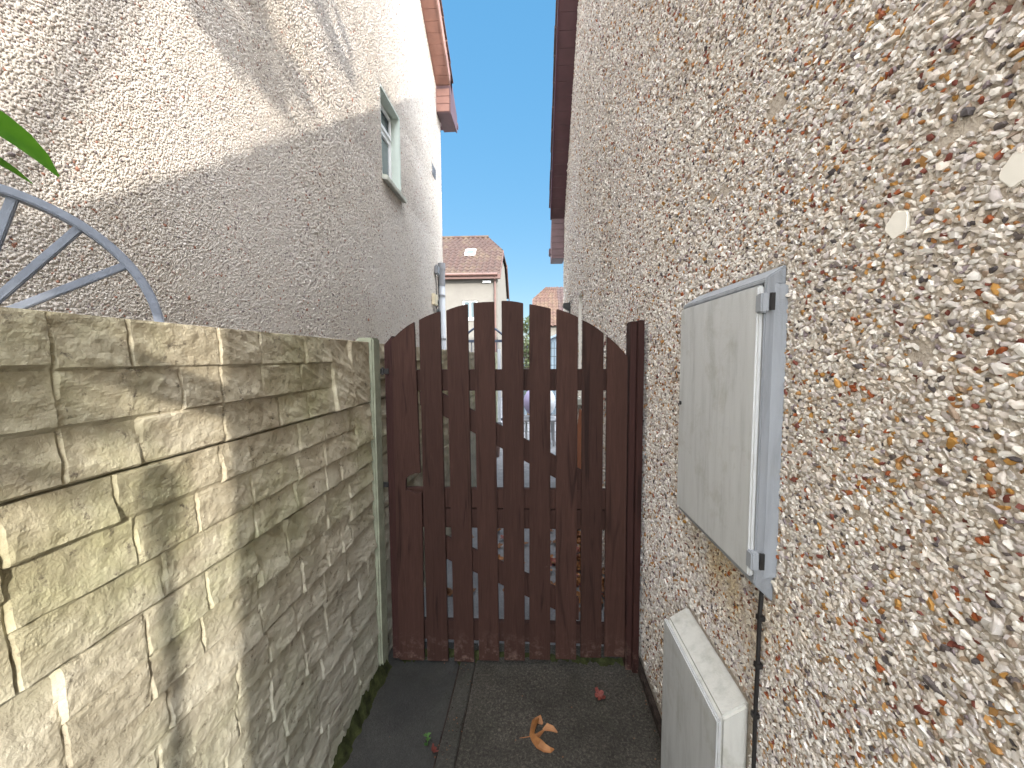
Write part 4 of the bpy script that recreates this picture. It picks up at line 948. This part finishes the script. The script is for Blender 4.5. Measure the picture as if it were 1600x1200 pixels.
# shed
sh = empty("garden_shed", (0.45, 13, -0.3), "pale blue grey garden shed behind the wire mesh fence", "shed")
s0, s1 = pt(818, 550, 13.0), pt(885, 550, 13.0); apx = (s1.x + s0.x) / 2 + 0.35; ze = pt(865, 543, 13).z; zp = pt(880, 519, 13).z
MB().prism([(s0.x, -0.3), (s1.x + .8, -0.3), (s1.x + .8, ze), (apx + .3, zp - .05), (s0.x, ze - .1)], 13, 15.2, 'y').build("wall", M['shed'], sh)
MB().prism([(s0.x - .1, ze - .14), (apx + .3, zp - .02), (s1.x + .9, ze - .04), (s1.x + .9, ze + .03), (apx + .3, zp + .05), (s0.x - .1, ze - .06)], 12.9, 15.3, 'y').build("roof", M['shed_roof'], sh)
db = MB(); db.box(s0.x + 0.35, s0.x + 1.0, 12.95, 12.998, -0.25, 1.65); db.build("door", M['shed_roof'], sh, .004)
# white lattice above shed, ball on table, pot, leaning board
bp = pt(843, 628, 8.6); bc = MB()
ball = empty("exercise_ball", (bp.x, 8.6, bp.z - .36), "large lavender and white ball resting on a low table in the yard", "ball")
def half(sign, mat, name):
    n1, n2 = 16, 20; vs = []; 
    for i in range(n1 + 1):
        th = math.pi * i / n1
        for j in range(n2 + 1):
            ph = math.pi * j / n2 - math.pi / 2; d = Vector((sign * math.cos(ph) * math.sin(th), math.sin(ph) * math.sin(th), math.cos(th))); vs.append(bp + d * 0.36 + Vector((sign * .002, 0, 0)))
    fs = [(i * (n2 + 1) + j, i * (n2 + 1) + j + 1, (i + 1) * (n2 + 1) + j + 1, (i + 1) * (n2 + 1) + j) for i in range(n1) for j in range(n2)]
    return MB().add(vs, fs).build(name, mat, ball, smooth=True)
half(-1, M['lav'], "ball_half"); half(1, M['white'], "ball_half")
tb = empty("garden_table", (bp.x, 8.6, -0.3), "low pale garden table under the lavender ball", "table"); tz = bp.z - 0.36
MB().box(bp.x - .35, bp.x + .35, 8.25, 8.95, tz - 0.04, tz - .001).build("tabletop", M['pipe'], tb, .005)
for sx in (-.3, .3):
    for sy2 in (8.3, 8.9): MB().box(bp.x + sx - .02, bp.x + sx + .02, sy2 - .02, sy2 + .02, -0.30, tz - .04).build("leg", M['pipe'], tb)
pp = pt(772, 661, 7.4)
pot = empty("plant_pot", (pp.x, 7.4, -0.3), "dark brown plant pot with black rim beside the far fence", "pot")
MB().tube([(pp.x, 7.4, -0.30), (pp.x, 7.4, pp.z - .06)], [0.10, 0.14], 18).build("body", M['tile_dark'], pot, smooth=True)
MB().tube([(pp.x, 7.4, pp.z - .06), (pp.x, 7.4, pp.z)], 0.155, 18).build("rim", M['black'], pot)
b0, b1 = pt(901, 745, 4.3), pt(911, 645, 4.3)
bd = MB(); bd.add([(0.46, 3.95, -0.10), (0.46, 4.55, -0.13), (0.575, 4.55, 1.02), (0.575, 3.95, 1.02), (0.48, 3.95, -0.10), (0.48, 4.55, -0.13), (0.592, 4.55, 1.02), (0.592, 3.95, 1.02)],
   [(0, 1, 2, 3), (7, 6, 5, 4), (0, 4, 5, 1), (1, 5, 6, 2), (2, 6, 7, 3), (3, 7, 4, 0)])
tag(bd.build("timber_board", M['board'], None, .003), "orange brown board leaning on the right wall behind the gate", "board")
wlmp = empty("wall_lamp", (RX, 5.8, 2.2), "small black lamp on the far end of the right wall", "lamp"); lp = pt(889, 482, 5.8)
MB().box(RX - 0.02, RX - 0.001, 5.74, 5.86, lp.z - .10, lp.z + .10).build("back_plate", M['black'], wlmp, .004)
MB().prism([(RX - 0.11, lp.z + .02), (RX - 0.021, lp.z - .04), (RX - .021, lp.z + .08), (RX - .11, lp.z + .07)], 5.73, 5.87, 'y').build("lamp_head", M['black'], wlmp, .006)

# ------------------------------------------------------------------ unseen pieces added behind the camera to cast the fence's shadows
gl = empty("shadow_pole", (0.41, -1.65, 0), "unseen slim pole with a small head added behind the viewer to shade the fence", "shadow caster")  # out-of-view pole and head, added for the upright shadow on the fence
MB().tube([(0.41, -1.65, 0.0), (0.41, -1.65, 2.22)], 0.011, 10).build("pole", M['beam'], gl)
MB().tube([(0.41, -1.65, 2.22), (0.41, -1.65, 2.26), (0.41, -1.65, 2.34), (0.41, -1.65, 2.375)], [.016, .021, .021, .012], 14).build("pole_head", M['beam'], gl)
ar = empty("shadow_frame", (1.0, -2.12, 0), "unseen timber frame added behind the viewer to shade the fence", "pergola")  # out-of-view frame, added so its beam throws the slanting shadow band
MB().box(-0.95, 2.5, -2.16, -2.08, 2.720, 2.785).build("beam", M['beam'], ar, .004)
for x in (-0.93, 2.45): MB().box(x - .04, x + .04, -2.16, -2.08, -0.05, 2.719).build("post", M['beam'], ar, .004)
